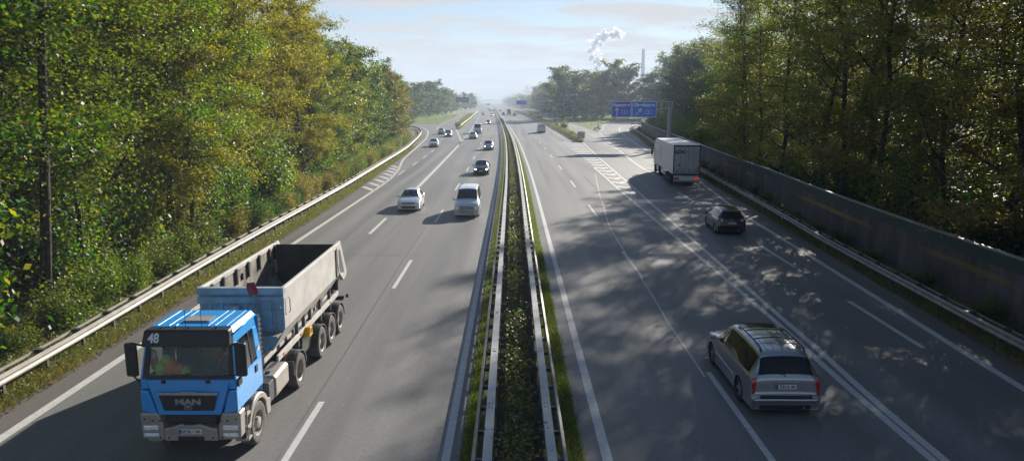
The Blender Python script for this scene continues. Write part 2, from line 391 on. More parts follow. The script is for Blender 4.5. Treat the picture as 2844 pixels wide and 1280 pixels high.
def flat(name, poly, z, mat, kind='structure', label=None):
    mb = MB(); mb.add([(p[0], p[1], z) for p in poly], [list(range(len(poly)))])
    o = mb.build(name, mat, fix=False)
    bm = bmesh.new(); bm.from_mesh(o.data); bmesh.ops.triangulate(bm, faces=bm.faces)
    for f in bm.faces:
        if f.normal.z < 0: f.normal_flip()
    bm.to_mesh(o.data); bm.free()
    tag(o, label, kind=kind); return o

def band(name, fl, fr, ys, z, mat):
    mb = MB(); n = len(ys)
    L = [(fl(y), y, z) for y in ys]; Rr = [(fr(y), y, z) for y in ys]
    mb.add(L+Rr, [(i, n+i, n+i+1, i+1) for i in range(n-1)])
    o = mb.build(name, mat, fix=False); tag(o, kind='structure'); return o

def fr(a, b, s):
    n = max(1, int(round((b-a)/s))); return [a+(b-a)*i/n for i in range(n+1)]

# ------------------------------------------------------------------ ground and roads
mb = MB(); rr0 = [0, 60, 150, 400, 1000, 3500]; vs = [(0, 100, -.03)]; fs = []
for i, r in enumerate(rr0[1:]):
    for k in range(48): vs.append((r*math.cos(2*PI*k/48), 100+r*math.sin(2*PI*k/48), -.03))
for k in range(48): fs.append((0, 1+k, 1+(k+1) % 48))
for i in range(len(rr0)-2):
    for k in range(48): a = 1+i*48; b = a+48; fs.append((a+k, b+k, b+(k+1) % 48, a+(k+1) % 48))
mb.add(vs, fs); g = mb.build('ground', M['soil'], fix=False); tag(g, 'dark forest soil reaching out under the woods to the horizon', kind='structure')

ys = fr(-30, 200, 2); far = fr(200, 1300, 10)
MEDL, MEDR = -1.22, 1.66
band('road', gl, lambda y: c(y)+MEDL, ys, 0, M['asphalt'])
band('road', gr, lambda y: c(y)+MEDR, ys, 0.0, M['asphalt'])
colL = table([(-24.3,200),(-25.4,251),(-28,351),(-33.4,516),(-36.5,700),(-42,1000),(-60,1300)])
colR = table([(22.8,193),(22.2,227),(21.7,250),(20.6,285),(19.2,321),(17.0,402),(12.4,531),(3,850),(-20,1300)])
band('road', colL, lambda y: c(y)+MEDL, far, 0, M['asphalt'])
band('road', colR, lambda y: c(y)+MEDR, far, 0, M['asphalt'])
ramp_poly = [(-18,192),(-23.3,192)]+[(p[0], p[1]) for p in spl([(-24,199),(-28.5,222),(-36,241),(-50,255),(-75,264)], 4)]+[(-75,284)]+[(p[0],p[1]) for p in spl([(-50,278),(-38,270),(-32.8,264),(-27,256),(-24,247)], 3)]+[(-18,240)]
flat('ramp_road', ramp_poly, .004, M['asphalt'])
ramp_r = [(20,191),(22.6,193)]+[(p[0],p[1]) for p in spl([(23.2,199),(26,214),(29,237),(33.3,262),(40,285),(52,305),(75,322)], 4)]+[(75,284)]+[(p[0],p[1]) for p in spl([(62,262),(47,247),(37,223),(31.6,196)], 3)]+[(30,189)]
flat('ramp_road', ramp_r, .004, M['asphalt'])
# paler emergency strip left and right of the edge lines
L0, E3 = table(L0t), table(E3t)
band('hard_shoulder', lambda y: gl(y), lambda y: L0(y)-.1, fr(-30, 70, 2), .004, M['asphalt_shoulder'])
band('hard_shoulder', lambda y: E3(y)+.1, lambda y: gr(y), fr(-30, 150, 2), .004, M['asphalt_shoulder'])
# verges
band('verge', lambda y: gl(y)-3.6, gl, ys, .012, M['verge'])
band('verge', gr, lambda y: wl(y), ys, .012, M['verge'])
band('central_reservation_ground', lambda y: c(y)+MEDL, lambda y: c(y)+MEDR, ys+far[1:], .03, M['verge'])
flat('meadow', [(-75,290),(-50,283),(-38,275),(-32.8,269),(-26.0,256),(-25.7,262),(-28.2,351),(-30.5,430),(-33.6,516),(-39,750),(-90,750),(-62,430),(-75,330)], .02, M['meadow'], label='sunlit grass triangle between slip road and far carriageway')
flat('meadow', [(22.9,196),(25.5,216),(28.5,238),(33,264),(39.5,287),(52,308),(75,326),(75,420),(30,460),(17.5,460),(17.2,402),(19.4,321),(20.8,285),(21.9,250),(22.4,227)], .02, M['meadow'], label='sunlit grass triangle between main carriageway and slip road')

# islands with kerbs (things are: rail, sign, bushes; the raised strip itself is ground)
ilL = table([(-15.7,214),(-17.2,222),(-21.8,301),(-25.4,389),(-31.6,548),(-42,800)]); ilR = table([(-15.2,214),(-16.6,262),(-18.4,330),(-21.1,416),(-26.1,574),(-37,800)])
irL = table([(13.3,145),(12.95,156),(12.8,180),(12.3,210),(11.6,263),(9.4,315),(7.3,411),(3.1,531),(-8,800)]); irR = table([(14.2,145),(15.1,160),(15.7,182),(15.6,215),(15.3,247),(14.0,298),(11.2,421),(7.6,569),(-4,800)])
for nm, a, b, y0 in (('left', ilL, ilR, 214), ('right', irL, irR, 145)):
    yy = fr(y0, 700, 6); mb = MB(); n = len(yy)
    vs = [(a(y), y, .1) for y in yy]+[(b(y), y, .1) for y in yy]+[(a(y), y, 0) for y in yy]+[(b(y), y, 0) for y in yy]
    fs = [(i, n+i, n+i+1, i+1) for i in range(n-1)]+[(2*n+i, i, i+1, 2*n+i+1) for i in range(n-1)]+[(n+i, 3*n+i, 3*n+i+1, n+i+1) for i in range(n-1)]+[(0, 2*n, 3*n, n)]
    mb.add(vs, fs); tag(mb.build('grass_island_ground', M['meadow']), kind='structure')

# painted markings
Z = .008; mk = MB()
mk.ribbon(along(-1.56, -30, 460), .24, Z); mk.ribbon(along(2.22, -30, 480), .24, Z)
mk.ribbon(spl(L0t[:-2], 3), .28, Z)
mk.ribbon(spl(E3t[:-1], 3), .27, Z)
for k in range(-1, 24):
    y0 = 12.6+18*k if k < 2 else 12.2+18*k
    mk.ribbon(along(-5.27, y0+.4, y0+6.2, 2), .17, Z)
    y1 = 15+18*k
    mk.ribbon([(6.13+c(y)*.75-(.1 if y < 25 else 0), y) for y in fr(y1, y1+6, 2)], .17, Z)
Mt = table([(-8.95,-30),(-8.93,50),(-9.05,68),(-9.45,100),(-10.05,137),(-11.45,198),(-13.6,272),(-17.6,402),(-21.8,500)])
for y0 in (8.2, 26.2, 44.3): mk.ribbon([(Mt(y), y) for y in fr(y0, y0+6.2, 2)], .22, Z)
mk.ribbon([(Mt(y), y) for y in fr(66, 480, 4)], [.36 if y < 135 else .2 for y in fr(66, 480, 4)], Z)
mk.ribbon(spl([(-10.0,136),(-10.25,146),(-11.3,158),(-13.2,179),(-16.6,214),(-17.8,226),(-22.3,301),(-25.9,389),(-32,548)], 4), .24, Z)
for y0, x0 in ((80.5,-12.72),(92.5,-12.78),(104.5,-12.86),(116.6,-13.05),(128.8,-13.5),(140.5,-14.15),(152.5,-14.95),(164.5,-15.95)):
    dx = (x0+12.7)*.05-.1
    mk.ribbon([(x0, y0), (x0+dx*1.5, y0+6)], .17, Z)
mk.ribbon(spl([(-18.8,192),(-22.7,221),(-24.9,270),(-27.2,337),(-31,470)], 5), .2, Z)
for k in range(8):                                   # bars left of the left edge line
    y = 66.6+3.25*k; mk.ribbon([(L0(y)-.1, y), (L0(y+2)-1.65+k*.06, y+2.9)], .5, Z)
dbL = table([(9.72,-30),(9.76,15),(9.85,23),(9.98,29),(10.02,60),(10.15,78),(10.25,92),(10.15,108),(9.9,125),(9.55,150)])
dbR = table([(10.02,-30),(10.03,15),(10.2,21),(10.42,29),(11.1,52),(11.4,62),(11.8,73),(12.15,86),(12.75,107),(13.5,128),(14.0,141)])
mk.ribbon([(dbL(y), y) for y in fr(-30, 90, 2)], .22, Z); mk.ribbon([(dbR(y), y) for y in fr(-30, 143, 2)], .22, Z)
for k in range(21):                                   # chevrons in the gore
    y = 64.3+4.02*k; a, b = dbL(y)+.2, dbR(y)-.2
    if k > 5: a, b = dbL(y)+.1, dbR(y)-.3
    m_ = (a+b)/2; h = 1.3
    mk.add([(a,y+.9,Z),(m_,y-.55,Z),(b,y+.5,Z),(b,y+.5+h,Z),(m_,y-.55+h*1.1,Z),(a,y+.9+h,Z)], [(0,1,4,5),(1,2,3,4)])
mk.ribbon(spl([(16.0,77),(16.1,88),(16.7,101),(18.0,122),(19.1,141),(20.6,160),(23.0,191)], 4), .25, Z)
mk.ribbon([(17.9,121),(18.0,132),(18.05,143)], .2, Z)
for k in range(9):
    y = 146+4.6*k; mk.ribbon([(18.2+k*.08, y+1.2), (19.25+.095*(y-146), y-.3)], 1.0, Z)
for y0 in (5.2, 17.2-6, 23.2, 35.2, 47.2, 59.6):
    if y0 == 11.2: continue
    mk.ribbon([(np.interp(y, [0,23,40,62], [13.75,13.87,14.28,15.05]), y) for y in fr(y0, y0+5.8, 2)], .2, Z)
mk.ribbon([(22.5,197),(22.0,227),(21.5,250),(20.3,285),(18.9,321),(16.8,402)], .2, Z)
mk.ribbon([(p[0]+.8, p[1]-.3) for p in spl([(23.2,199),(26,214),(29,237),(33.3,262),(40,285),(52,305)], 4)], .2, Z)
tag(mk.build('road_markings', M['paint_line'], fix=False), 'white lane lines, dashes and chevrons painted on the carriageways', kind='structure')
sm = MB()
sm.ribbon(spl([(9.5,82),(8.4,70.3),(7.6,61.5),(7.3,57),(6.6,49),(6.38,45.5),(6.25,40),(6.2,38.5),(6.06,33),(5.98,29),(5.86,26),(5.84,22.8),(5.82,20.6)], 2), .08, .0115)
sm.ribbon(spl([(9.1,60),(9.25,50),(9.1,42),(8.7,34),(8.4,28)], 2), .03, .0115)
sm.ribbon(spl([(12.6,98),(13.2,86),(13.4,76),(13.0,68)], 2), .05, .0115)
tag(sm.build('pavement_seam', M['seam'], fix=False), kind='structure')
sd = MB()
sd.ribbon(spl([(-5.72,60),(-5.66,44),(-5.68,37),(-5.58,28),(-5.5,22),(-5.45,14)], 2), .035, .0115)
sd.ribbon([(-8.6,38.2),(-5.7,38.0),(-4.9,37.9)], .04, .0118); sd.ribbon([(6.1,30.8),(8.2,30.5),(10.3,30.4)], .04, .0118)
sd.ribbon(spl([(-12.4,52),(-9,51.8),(-5.5,52.1),(-1.8,51.9)],1), .035, .0118); sd.ribbon(spl([(2.6,24.4),(5.5,24.1),(9.5,24.5)],1), .03, .0118); sd.ribbon(spl([(7.9,80),(8.1,62),(8.3,48),(8.05,36),(8.2,18)],2), .03, .0118); sd.ribbon([(-1.66,14),(-1.62,60),(-1.64,90)], .03, .0118)
tag(sd.build('pavement_crack', M['seam_dark'], fix=False), kind='structure')

# ------------------------------------------------------------------ guard rails
def sweep(mb, path, prof, m=0):
    """closed profile [(lateral to the right of travel, z)] swept along a ground path"""
    n = len(prof); rows = []
    for i, p in enumerate(path):
        a = path[max(i-1,0)]; b = path[min(i+1,len(path)-1)]
        dx, dy = b[0]-a[0], b[1]-a[1]; l = math.hypot(dx, dy); nx, ny = dy/l, -dx/l
        rows.append([(p[0]+nx*q[0], p[1]+ny*q[0], q[1]) for q in prof])
    vs = [p for r in rows for p in r]
    fs = [(i*n+k, i*n+(k+1) % n, (i+1)*n+(k+1) % n, (i+1)*n+k) for i in range(len(rows)-1) for k in range(n)]
    fs += [tuple(range(n))[::-1], tuple((len(rows)-1)*n+k for k in range(n))]
    mb.add(vs, fs, m)

def wprof(s, z=.45, h=.31, d=.075, t=.012):
    """W-beam: s=+1 faces right, -1 faces left"""
    f = [(0,0),(d*.9,.12),(d,.27),(d*.25,.45),(d*.25,.55),(d,.73),(d*.9,.88),(0,1)]
    o = [(s*a, z+b*h) for a, b in f]; return o+[(a-s*t, b) for a, b in reversed(o)]

def resample(fx, y0, y1, step):
    n = max(2, int((y1-y0)/step)); return [(fx(y0+(y1-y0)*i/n), y0+(y1-y0)*i/n) for i in range(n+1)]

def guardrail(name, fx, y0, y1, face, label, group, gap=2.0, rear=True, top=False, posts_to=None, side=None):
    root = empty(name, (0,0,0)); tag(root, label, 'guard rail', group)
    path = resample(fx, y0, y1, 2.0 if y1 < 300 else 4.0)
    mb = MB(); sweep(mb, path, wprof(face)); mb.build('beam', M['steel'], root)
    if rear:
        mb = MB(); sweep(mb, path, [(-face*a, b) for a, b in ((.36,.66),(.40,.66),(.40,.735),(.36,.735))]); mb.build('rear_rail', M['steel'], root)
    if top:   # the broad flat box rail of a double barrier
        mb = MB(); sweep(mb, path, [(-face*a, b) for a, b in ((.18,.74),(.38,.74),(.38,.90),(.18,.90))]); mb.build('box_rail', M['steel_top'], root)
        bl = MB()
        for y in fr(y0+1, min(y1, 60), 4):
            for dx in (-.04,.04):
                for dy in (-.12,.12): bl.box(fx(y)-face*.285+dx-.012, fx(y)-face*.285+dx+.012, y+dy-.02, y+dy+.02, .9, .912)
        bl.build('bolt', M['steel_dark'], root)
    # posts and spacers
    pe = posts_to or y1; yy = [y0+1+gap*i for i in range(int((pe-y0-1)/gap)) if y0+1+gap*i > -8]
    def one(y, big=True):
        q = MB(); x = fx(y); s = -face
        if top:
            q.box(x+s*.42, x+s*.60, y-.09, y-.078, 0, .70); q.box(x+s*.40, x+s*.412, y-.09, y+.09, 0, .70); q.box(x+s*.42, x+s*.60, y+.078, y+.09, 0, .70)
        else:
            q.box(x+s*.03, x+s*.13, y-.05, y-.04, 0, .66); q.box(x+s*.03, x+s*.042, y-.04, y+.04, 0, .66); q.box(x+s*.03, x+s*.13, y+.04, y+.05, 0, .66)
        return q
    def sp(y):
        q = MB(); x = fx(y); s = -face
        if top: q.box(x+s*.02, x+s*.40, y-.05, y+.05, .60, .70)
        elif rear: q.prism([(x+s*.02,.52),(x+s*.36,.64),(x+s*.36,.76),(x+s*.02,.76)], 'y', y-.09, y+.09)
        return q
    for y in yy[:95]:
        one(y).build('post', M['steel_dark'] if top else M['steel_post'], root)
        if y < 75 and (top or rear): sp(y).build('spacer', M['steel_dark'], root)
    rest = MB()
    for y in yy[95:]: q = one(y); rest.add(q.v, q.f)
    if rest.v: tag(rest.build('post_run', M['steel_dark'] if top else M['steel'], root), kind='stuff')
    return root

guardrail('guard_rail', rl, -20, 233, 1, 'weathered steel guard rail between the slip road and the left wood', 'roadside guard rails', rear=True)
guardrail('guard_rail', rr_, -20, 250, -1, 'dark shaded steel guard rail at the foot of the noise barrier', 'roadside guard rails', rear=True)
guardrail('guard_rail', lambda y: c(y)-.80, -20, 700, -1, 'double guard rail of the central reservation beside the oncoming lanes', 'central guard rails', gap=1.33, rear=False, top=True, posts_to=330)
guardrail('guard_rail', lambda y: c(y)+1.12, -20, 700, 1, 'double guard rail of the central reservation beside the departing lanes', 'central guard rails', gap=1.33, rear=False, top=True, posts_to=330)
guardrail('guard_rail', lambda y: ilR(y)-.45, 218, 560, 1, 'far pale guard rail on the grass island amid the oncoming lanes', 'island guard rails', gap=4, rear=False)
guardrail('guard_rail', lambda y: irL(y)+.25, 148, 560, -1, 'dark guard rail on the grass island starting behind the red chevron board', 'island guard rails', gap=4, rear=False)
mbx = spl([(23.6,199),(24.2,214),(26.6,229)], 3)
g_ = empty('guard_rail'); tag(g_, 'short curved guard rail round the tip of the grass triangle', 'guard rail')
q = MB(); sweep(q, [(p[0]+.6, p[1]) for p in mbx], wprof(1)); q.build('beam', M['steel'], g_)
for p in mbx[::2]: q = MB(); q.box(p[0]+.5, p[0]+.57, p[1]-.05, p[1]+.05, 0, .6); q.build('post', M['steel'], g_)

# ------------------------------------------------------------------ noise barrier
def wallmat():
    m, nt, b = newmat('noise_barrier'); L = nt.links.new
    tc = N(nt, 'ShaderNodeTexCoord'); sp = N(nt, 'ShaderNodeSeparateXYZ'); L(tc.outputs['Object'], sp.inputs[0])
    mp = N(nt, 'ShaderNodeMapping'); mp.inputs['Scale'].default_value = (.4, .8, .2); L(tc.outputs['Object'], mp.inputs['Vector'])
    n1 = N(nt, 'ShaderNodeTexNoise'); n1.inputs['Scale'].default_value = 1; n1.inputs['Detail'].default_value = 8; n1.inputs['Roughness'].default_value = .7; L(mp.outputs[0], n1.inputs['Vector'])
    cr = N(nt, 'ShaderNodeValToRGB'); L(n1.outputs['Fac'], cr.inputs[0])
    e = cr.color_ramp.elements; e[0].position = .35; e[0].color = (.036,.04,.032,1); e[1].position = .7; e[1].color = (.16,.14,.145,1)
    x = cr.color_ramp.elements.new(.5); x.color = (.075,.068,.066,1)
    gn = N(nt, 'ShaderNodeMapRange'); gn.inputs['From Min'].default_value = 1.95; gn.inputs['From Max'].default_value = 2.0; L(sp.outputs['Z'], gn.inputs['Value'])
    m1 = N(nt, 'ShaderNodeMix', data_type='RGBA'); m1.inputs['B'].default_value = (.04,.062,.052,1); L(cr.outputs[0], m1.inputs['A']); L(gn.outputs['Result'], m1.inputs['Factor'])
    # yellow stripe, worn away in stretches
    d = N(nt, 'ShaderNodeMath', operation='SUBTRACT'); L(sp.outputs['Z'], d.inputs[0]); d.inputs[1].default_value = 1.5
    a = N(nt, 'ShaderNodeMath', operation='ABSOLUTE'); L(d.outputs[0], a.inputs[0])
    l = N(nt, 'ShaderNodeMath', operation='LESS_THAN'); L(a.outputs[0], l.inputs[0]); l.inputs[1].default_value = .13
    mp2 = N(nt, 'ShaderNodeMapping'); mp2.inputs['Scale'].default_value = (.03, .11, .5); L(tc.outputs['Object'], mp2.inputs['Vector'])
    n2 = N(nt, 'ShaderNodeTexNoise'); n2.inputs['Scale'].default_value = 1; n2.inputs['Detail'].default_value = 4; L(mp2.outputs[0], n2.inputs['Vector'])
    r = N(nt, 'ShaderNodeMapRange'); r.inputs['From Min'].default_value = .46; r.inputs['From Max'].default_value = .56; L(n2.outputs['Fac'], r.inputs['Value'])
    pr = N(nt, 'ShaderNodeMath', operation='MULTIPLY'); L(l.outputs[0], pr.inputs[0]); L(r.outputs['Result'], pr.inputs[1])
    m2 = N(nt, 'ShaderNodeMix', data_type='RGBA'); m2.inputs['B'].default_value = (.23,.155,.03,1); L(m1.outputs['Result'], m2.inputs['A']); L(pr.outputs[0], m2.inputs['Factor'])
    L(m2.outputs['Result'], b.inputs['Base Color']); b.inputs['Roughness'].default_value = .8
    return m
nb = empty('noise_barrier'); tag(nb, 'long low noise barrier with worn yellow stripe below the right wood', 'noise barrier')
wp = resample(wl, -25, 250, 4.0)
q = MB(); sweep(q, wp, [(0,0),(.14,0),(.14,2.5),(0,2.5)]); q.build('panel', wallmat(), nb)
q = MB(); sweep(q, wp, [(-.03,2.5),(.17,2.5),(.17,2.56),(-.03,2.56)]); q.build('coping', pmat('barrier_coping', (.36,.38,.37), .5, .3, var=.2, scale=3), nb)
# ------------------------------------------------------------------ sign gantries
def arrow(mb, x, z, y, ln, ang, m, w=.16):
    ca, sa = math.cos(ang), math.sin(ang)
    def T(a, b): return (x+a*ca+b*sa, y, z-a*sa+b*ca)
    pts = [(-w/2,-ln/2),(w/2,-ln/2),(w/2,ln/2-.38),(.34,ln/2-.62),(.34,ln/2-.38),(0,ln/2),(-.34,ln/2-.38),(-.34,ln/2-.62),(-w/2,ln/2-.38)]
    v = [T(*p) for p in pts]; mb.add(v, [(0,1,2,8),(2,3,4,5),(2,5,8),(8,5,6,7)], m)

def frame_rect(mb, x0, x1, z0, z1, y, w, m, t=.012):
    mb.box(x0, x1, y-t, y, z0, z0+w, m); mb.box(x0, x1, y-t, y, z1-w, z1, m); mb.box(x0, x0+w, y-t, y, z0+w, z1-w, m); mb.box(x1-w, x1, y-t, y, z0+w, z1-w, m)

gy = 124.9
gn = empty('sign_gantry', (27.0, gy, 0)); tag(gn, 'grey cantilever sign gantry standing by the noise barrier', 'sign gantry')
q = MB(); q.box(-.28, .28, -.25, .25, 0, 6.7); q.box(-.45,.45,-.45,.45,0,.25); q.build('post', pmat('gantry_steel', (.36,.38,.37), .5, .4, var=.12), gn, bevel=.03)
GS = bpy.data.materials['gantry_steel']
q = MB()
for z in (6.75, 8.05): q.box(-10.6, .5, -.06, .06, z-.08, z+.08)
for z in (6.75, 8.05): q.box(-10.6, .5, .44, .56, z-.08, z+.08)
for x in [-10.5, -9.2, -7.9, -6.6, -5.3, -4.0, -2.7, -1.4, -.1, .42]:
    q.box(x-.05, x+.05, -.05, .55, 6.7, 6.8); q.box(x-.05, x+.05, -.05, .05, 6.8, 8.0); q.box(x-.05, x+.05, .45, .55, 6.8, 8.0)
q.box(-.28,.28,-.02,.5,6.6,7.1)
q.build('truss', GS, gn)
def sign_board(x0, x1, z0, z1, word, size, ang, mat, label, tx, ax, bx):
    r = empty('direction_sign', ((x0+x1)/2, gy-.2, 0)); tag(r, label, 'direction sign', 'blue direction signs on the gantry')
    w = (x1-x0)/2; b = MB(); b.box(-w, w, -.04, .04, z0, z1, 0)
    frame_rect(b, -w+.02, w-.02, z0+.02, z1-.02, -.04, .10, 1)
    b.text(word, size*1.1, facing((tx, -.052, z1-.66)), 1, .006, bold=.04, sx=.95)
    arrow(b, ax, z0+1.0, -.055, 1.45, ang, 1)
    frame_rect(b, bx-.55, bx+.55, z0+.62, z0+1.25, -.04, .06, 1)
    b.text('2', .5, facing((bx, -.052, z0+.94)), 1, .006, bold=.01)
    b.build('board', [mat, M['sign_white']], r)
    k = MB(); k.box(-w+.3,-w+.42,.05,.16,z0,z1); k.box(w-.42,w-.3,.05,.16,z0,z1); k.build('bracket', GS, r)
sign_board(16.95, 20.4, 5.35, 8.12, 'Hannover', .70, 0, M['sign_blue_pale'], 'blue direction sign reading Hannover with upward arrow', 0, -.75, .55)
sign_board(20.45, 24.7, 5.35, 8.12, 'Oberhausen', .70, R(42), M['sign_blue'], 'blue direction sign reading Oberhausen with slanting arrow', 0, -.9, .75)

# far gantries: post, arm, board each
def far_gantry(x, y, xb0, xb1, z0, z1, mat, label, blabel, dark=False, bars=True):
    g = empty('sign_gantry', (x, y, 0)); tag(g, label, 'sign gantry')
    q = MB(); q.box(-.4,.4,-.4,.4,0,z1-1); q.build('post', GS, g)
    q = MB(); a, b = min(0, xb0-x), max(0, xb1-x)
    for z in (z0+.4, z1-.4): q.box(a, b, .2, .5, z-.15, z+.15)
    q.build('truss', GS, g)
    r = empty('overhead_sign', ((xb0+xb1)/2, y-.2, 0)); tag(r, blabel, 'overhead sign')
    w = (xb1-xb0)/2; b = MB(); b.box(-w, w, -.06, .1, z0, z1, 0)
    if bars:
        if dark: b.box(-w*.9, w*.9, -.08, -.061, z0+(z1-z0)*.42, z0+(z1-z0)*.5, 1)
        else: frame_rect(b, -w+.1, w-.1, z0+.1, z1-.1, -.06, .12, 1)
    b.build('board', [mat, GS if dark else M['sign_white']], r)
far_gantry(-40.5, 482, -37.0, -28.4, 7.0, 10.4, M['sign_dark'], 'far grey gantry post left of the oncoming carriageway', 'dark blank overhead sign above the far oncoming lanes', True)
far_gantry(24, 420, 2.5, 8.5, 5.8, 8.4, M['sign_blue_pale'], 'far gantry at the wood edge right of the departing lanes', 'small hazy blue overhead sign right of the vanishing road')
far_gantry(-52, 700, -38.5, -33.5, 4.6, 7.0, M['sign_dark'], 'second far gantry post against the hazy left trees', 'hazy grey overhead sign, second from the near dark one', True, False)
far_gantry(-38, 900, -31, -27.5, 2.4, 4.6, M['sign_dark'], 'faintest gantry where the road vanishes', 'tiny hazy sign directly above the vanishing oncoming lanes', True, False)

# ------------------------------------------------------------------ small roadside things
def delineator(x, y, label):
    r = empty('delineator_post', (x, y, 0)); tag(r, label, 'delineator post', 'roadside delineator posts')
    q = MB(); q.prism([(-.06,-.05),(.06,-.05),(0,.06)], 'z', 0, 1.15); q.build('post', M['sign_white'], r)
    q = MB(); q.prism([(-.063,-.053),(.063,-.053),(0,.063)], 'z', .78, .98); q.build('black_band', M['black'], r)
delineator(18.75, 49.5, 'white delineator post behind the right guard rail near the black car')
delineator(36.0, 219, 'distant white delineator post where the slip road bends away')
delineator(-15.9, 68.0, 'dark delineator post behind the left guard rail')
cb = empty('chevron_board', (14.2, 149.0, 0)); tag(cb, 'red and white chevron board on the tip of the grass island', 'chevron board')
q = MB(); q.box(-.75,.75,0,.05,.55,1.95,0)
for s in (-1, 1):
    for z in (.7, 1.15, 1.6):
        a = [(0,z+.35),(s*.7,z),(s*.7,z+.2),(0,z+.55)]
        q.prism([(p[0], min(p[1],1.93)) for p in a], 'y', -.012, -.002, 1)
q.build('board', [M['sign_white'], M['red_sign']], cb)
q = MB(); q.box(-.5,-.43,.05,.12,0,1.9); q.box(.43,.5,.05,.12,0,1.9); q.build('post', GS, cb)
sb = empty('small_sign', (24.0, 203, 0)); tag(sb, 'small pale sign on the tip of the far grass triangle', 'road sign')
q = MB(); q.box(-.35,.35,0,.04,.9,1.6); q.build('board', M['sign_white'], sb); q = MB(); q.tube([(0,.05,0),(0,.05,1.5)], .04); q.build('post', GS, sb)
# chimney, lattice mast, steam
ch = empty('chimney', (222, 1250, 0)); tag(ch, 'tall pale power station chimney behind the right wood', 'chimney')
q = MB(); q.lathe([(0,4),(60,3.2),(94,2.6),(94,2.0)], 'z', (0,0,0), 20); q.build('shaft', pmat('chimney_concrete', (.5,.5,.5), .8, var=.05, scale=.05), ch, smooth=True)
q = MB(); q.lathe([(88,2.8),(90,2.8),(90,2.7)], 'z', (0,0,0), 20); q.build('band', GS, ch)
pyl = empty('pylon', (16, 780, 0)); tag(pyl, 'hazy lattice power pylon above the far trees', 'power pylon')
q = MB()
for sx in (-1,1):
    for sy in (-1,1): q.tube([(sx*3,sy*3,0),(sx*.5,sy*.5,24)], .14, 4)
for z in (4,8,12,16,20):
    w = 3-2.5*z/24; q.tube([(-w,0,z),(w,0,z+3)], .09, 4); q.tube([(w,0,z),(-w,0,z+3)], .09, 4)
q.build('lattice', GS, pyl)
q = MB()
for z, w in ((18,5.5),(21,4)): q.tube([(-w,0,z),(w,0,z)], .14, 4)
q.build('crossarm', GS, pyl)
q = MB()
for k, (sx) in enumerate((-5, 5)): q.tube([(16+sx,780,18),(70+sx,1000,13),(130+sx,1260,18)], .06, 3)
tag(q.build('power_line', M['steel_dark']), 'hazy overhead power lines leaving the distant pylon', 'power line')
# ------------------------------------------------------------------ vehicles
def cat(P, n):
    """resample control rows (tension-softened Catmull) -> list of (param, row)"""
    P = np.array(P, float); out = []
    for i in range(len(P)-1):
        p0, p1, p2, p3 = P[max(i-1,0)], P[i], P[i+1], P[min(i+2, len(P)-1)]
        for k in range(n):
            t = k/n; m1, m2 = (p2-p0)*.32, (p3-p1)*.32
            out.append((2*t**3-3*t*t+1)*p1+(t**3-2*t*t+t)*m1+(-2*t**3+3*t*t)*p2+(t**3-t*t)*m2)
    out.append(P[-1]); return np.array(out)

class Body:
    """car body lofted from stations (y, ztop, halfwidth, halfwidth at top, belt z); front has the largest y"""
    NQ = 6; NS = 5
    def __init__(s, st, z0=.2):
        s.st = cat(st, s.NS); s.z0 = z0; s.G = []
        for y, zt, w, wt, zb in s.st:
            zb = min(zb, zt-.04); d = zt-zb; h = zb-z0
            c_ = min(.05, d*.3)
            ctl = [(0,zt),(wt*.55,zt-c_*.3),(wt*.88,zt-c_),(wt,zt-c_-min(.06,d*.25)),(w*.965,zb),(w*.995,zb-h*.16),(w,zb-h*.5),(w*.985,zb-h*.85),(w*.93,z0),(0,z0)]
            sec = cat(ctl, s.NQ); s.G.append([(q[0], y, q[1]) for q in sec])
        s.nq = len(s.G[0]); s.G = np.array(s.G)
    def at(s, si, qi):
        a = np.clip(si*s.NS, 0, len(s.G)-1.001); b = np.clip(abs(qi)*s.NQ, 0, s.nq-1.001)
        i, j = int(a), int(b); fa, fb = a-i, b-j
        p = (s.G[i,j]*(1-fa)*(1-fb)+s.G[i+1,j]*fa*(1-fb)+s.G[i,j+1]*(1-fa)*fb+s.G[i+1,j+1]*fa*fb).copy()
        if qi < 0: p[0] = -p[0]
        return p
    def normal(s, si, qi):
        e = .12; sg = 1 if qi >= 0 else -1; qa = abs(qi)
        du = s.at(si+e, sg*max(qa,.01))-s.at(max(si-e,0), sg*max(qa,.01))
        dv = s.at(si, sg*(qa+e))-s.at(si, sg*max(qa-e, .001))
        n = np.cross(du, dv)*sg; l = np.linalg.norm(n)
        n = n/l if l > 1e-9 else np.array([0,0,1.])
        cen = np.array([0, s.at(si, 0)[1]*.6, .7]); 
        return n if np.dot(n, s.at(si, qi)-cen) > 0 else -n
    def body_mb(s):
        mb = MB(); n = s.nq; rows = []
        for r in s.G: rows.append([tuple(p) for p in r]+[(-p[0], p[1], p[2]) for p in r[-2:0:-1]])
        k = len(rows[0]); vs = [p for r in rows for p in r]
        fs = [(i*k+j, i*k+(j+1) % k, (i+1)*k+(j+1) % k, (i+1)*k+j) for i in range(len(rows)-1) for j in range(k)]
        fs += [tuple(range(k)), tuple((len(rows)-1)*k+j for j in range(k))[::-1]]
        return mb.add(vs, fs)
    def patch(s, mb, s0, s1, q0, q1, off=.012, m=0, ns=8, nq=8, edge=None):
        """panel lying just proud of the body; s may be a pair of functions of the q fraction"""
        rows = []
        for i in range(ns+1):
            r = []
            for j in range(nq+1):
                fq = j/nq; fi = i/ns
                a = s0(fq) if callable(s0) else s0; b = s1(fq) if callable(s1) else s1
                qa = q0(fi) if callable(q0) else q0; qb = q1(fi) if callable(q1) else q1
                si = a+(b-a)*fi; qi = qa+(qb-qa)*fq
                p = s.at(si, qi)+s.normal(si, qi)*off; r.append(tuple(p))
            rows.append(r)
        return mb.grid(rows, m)

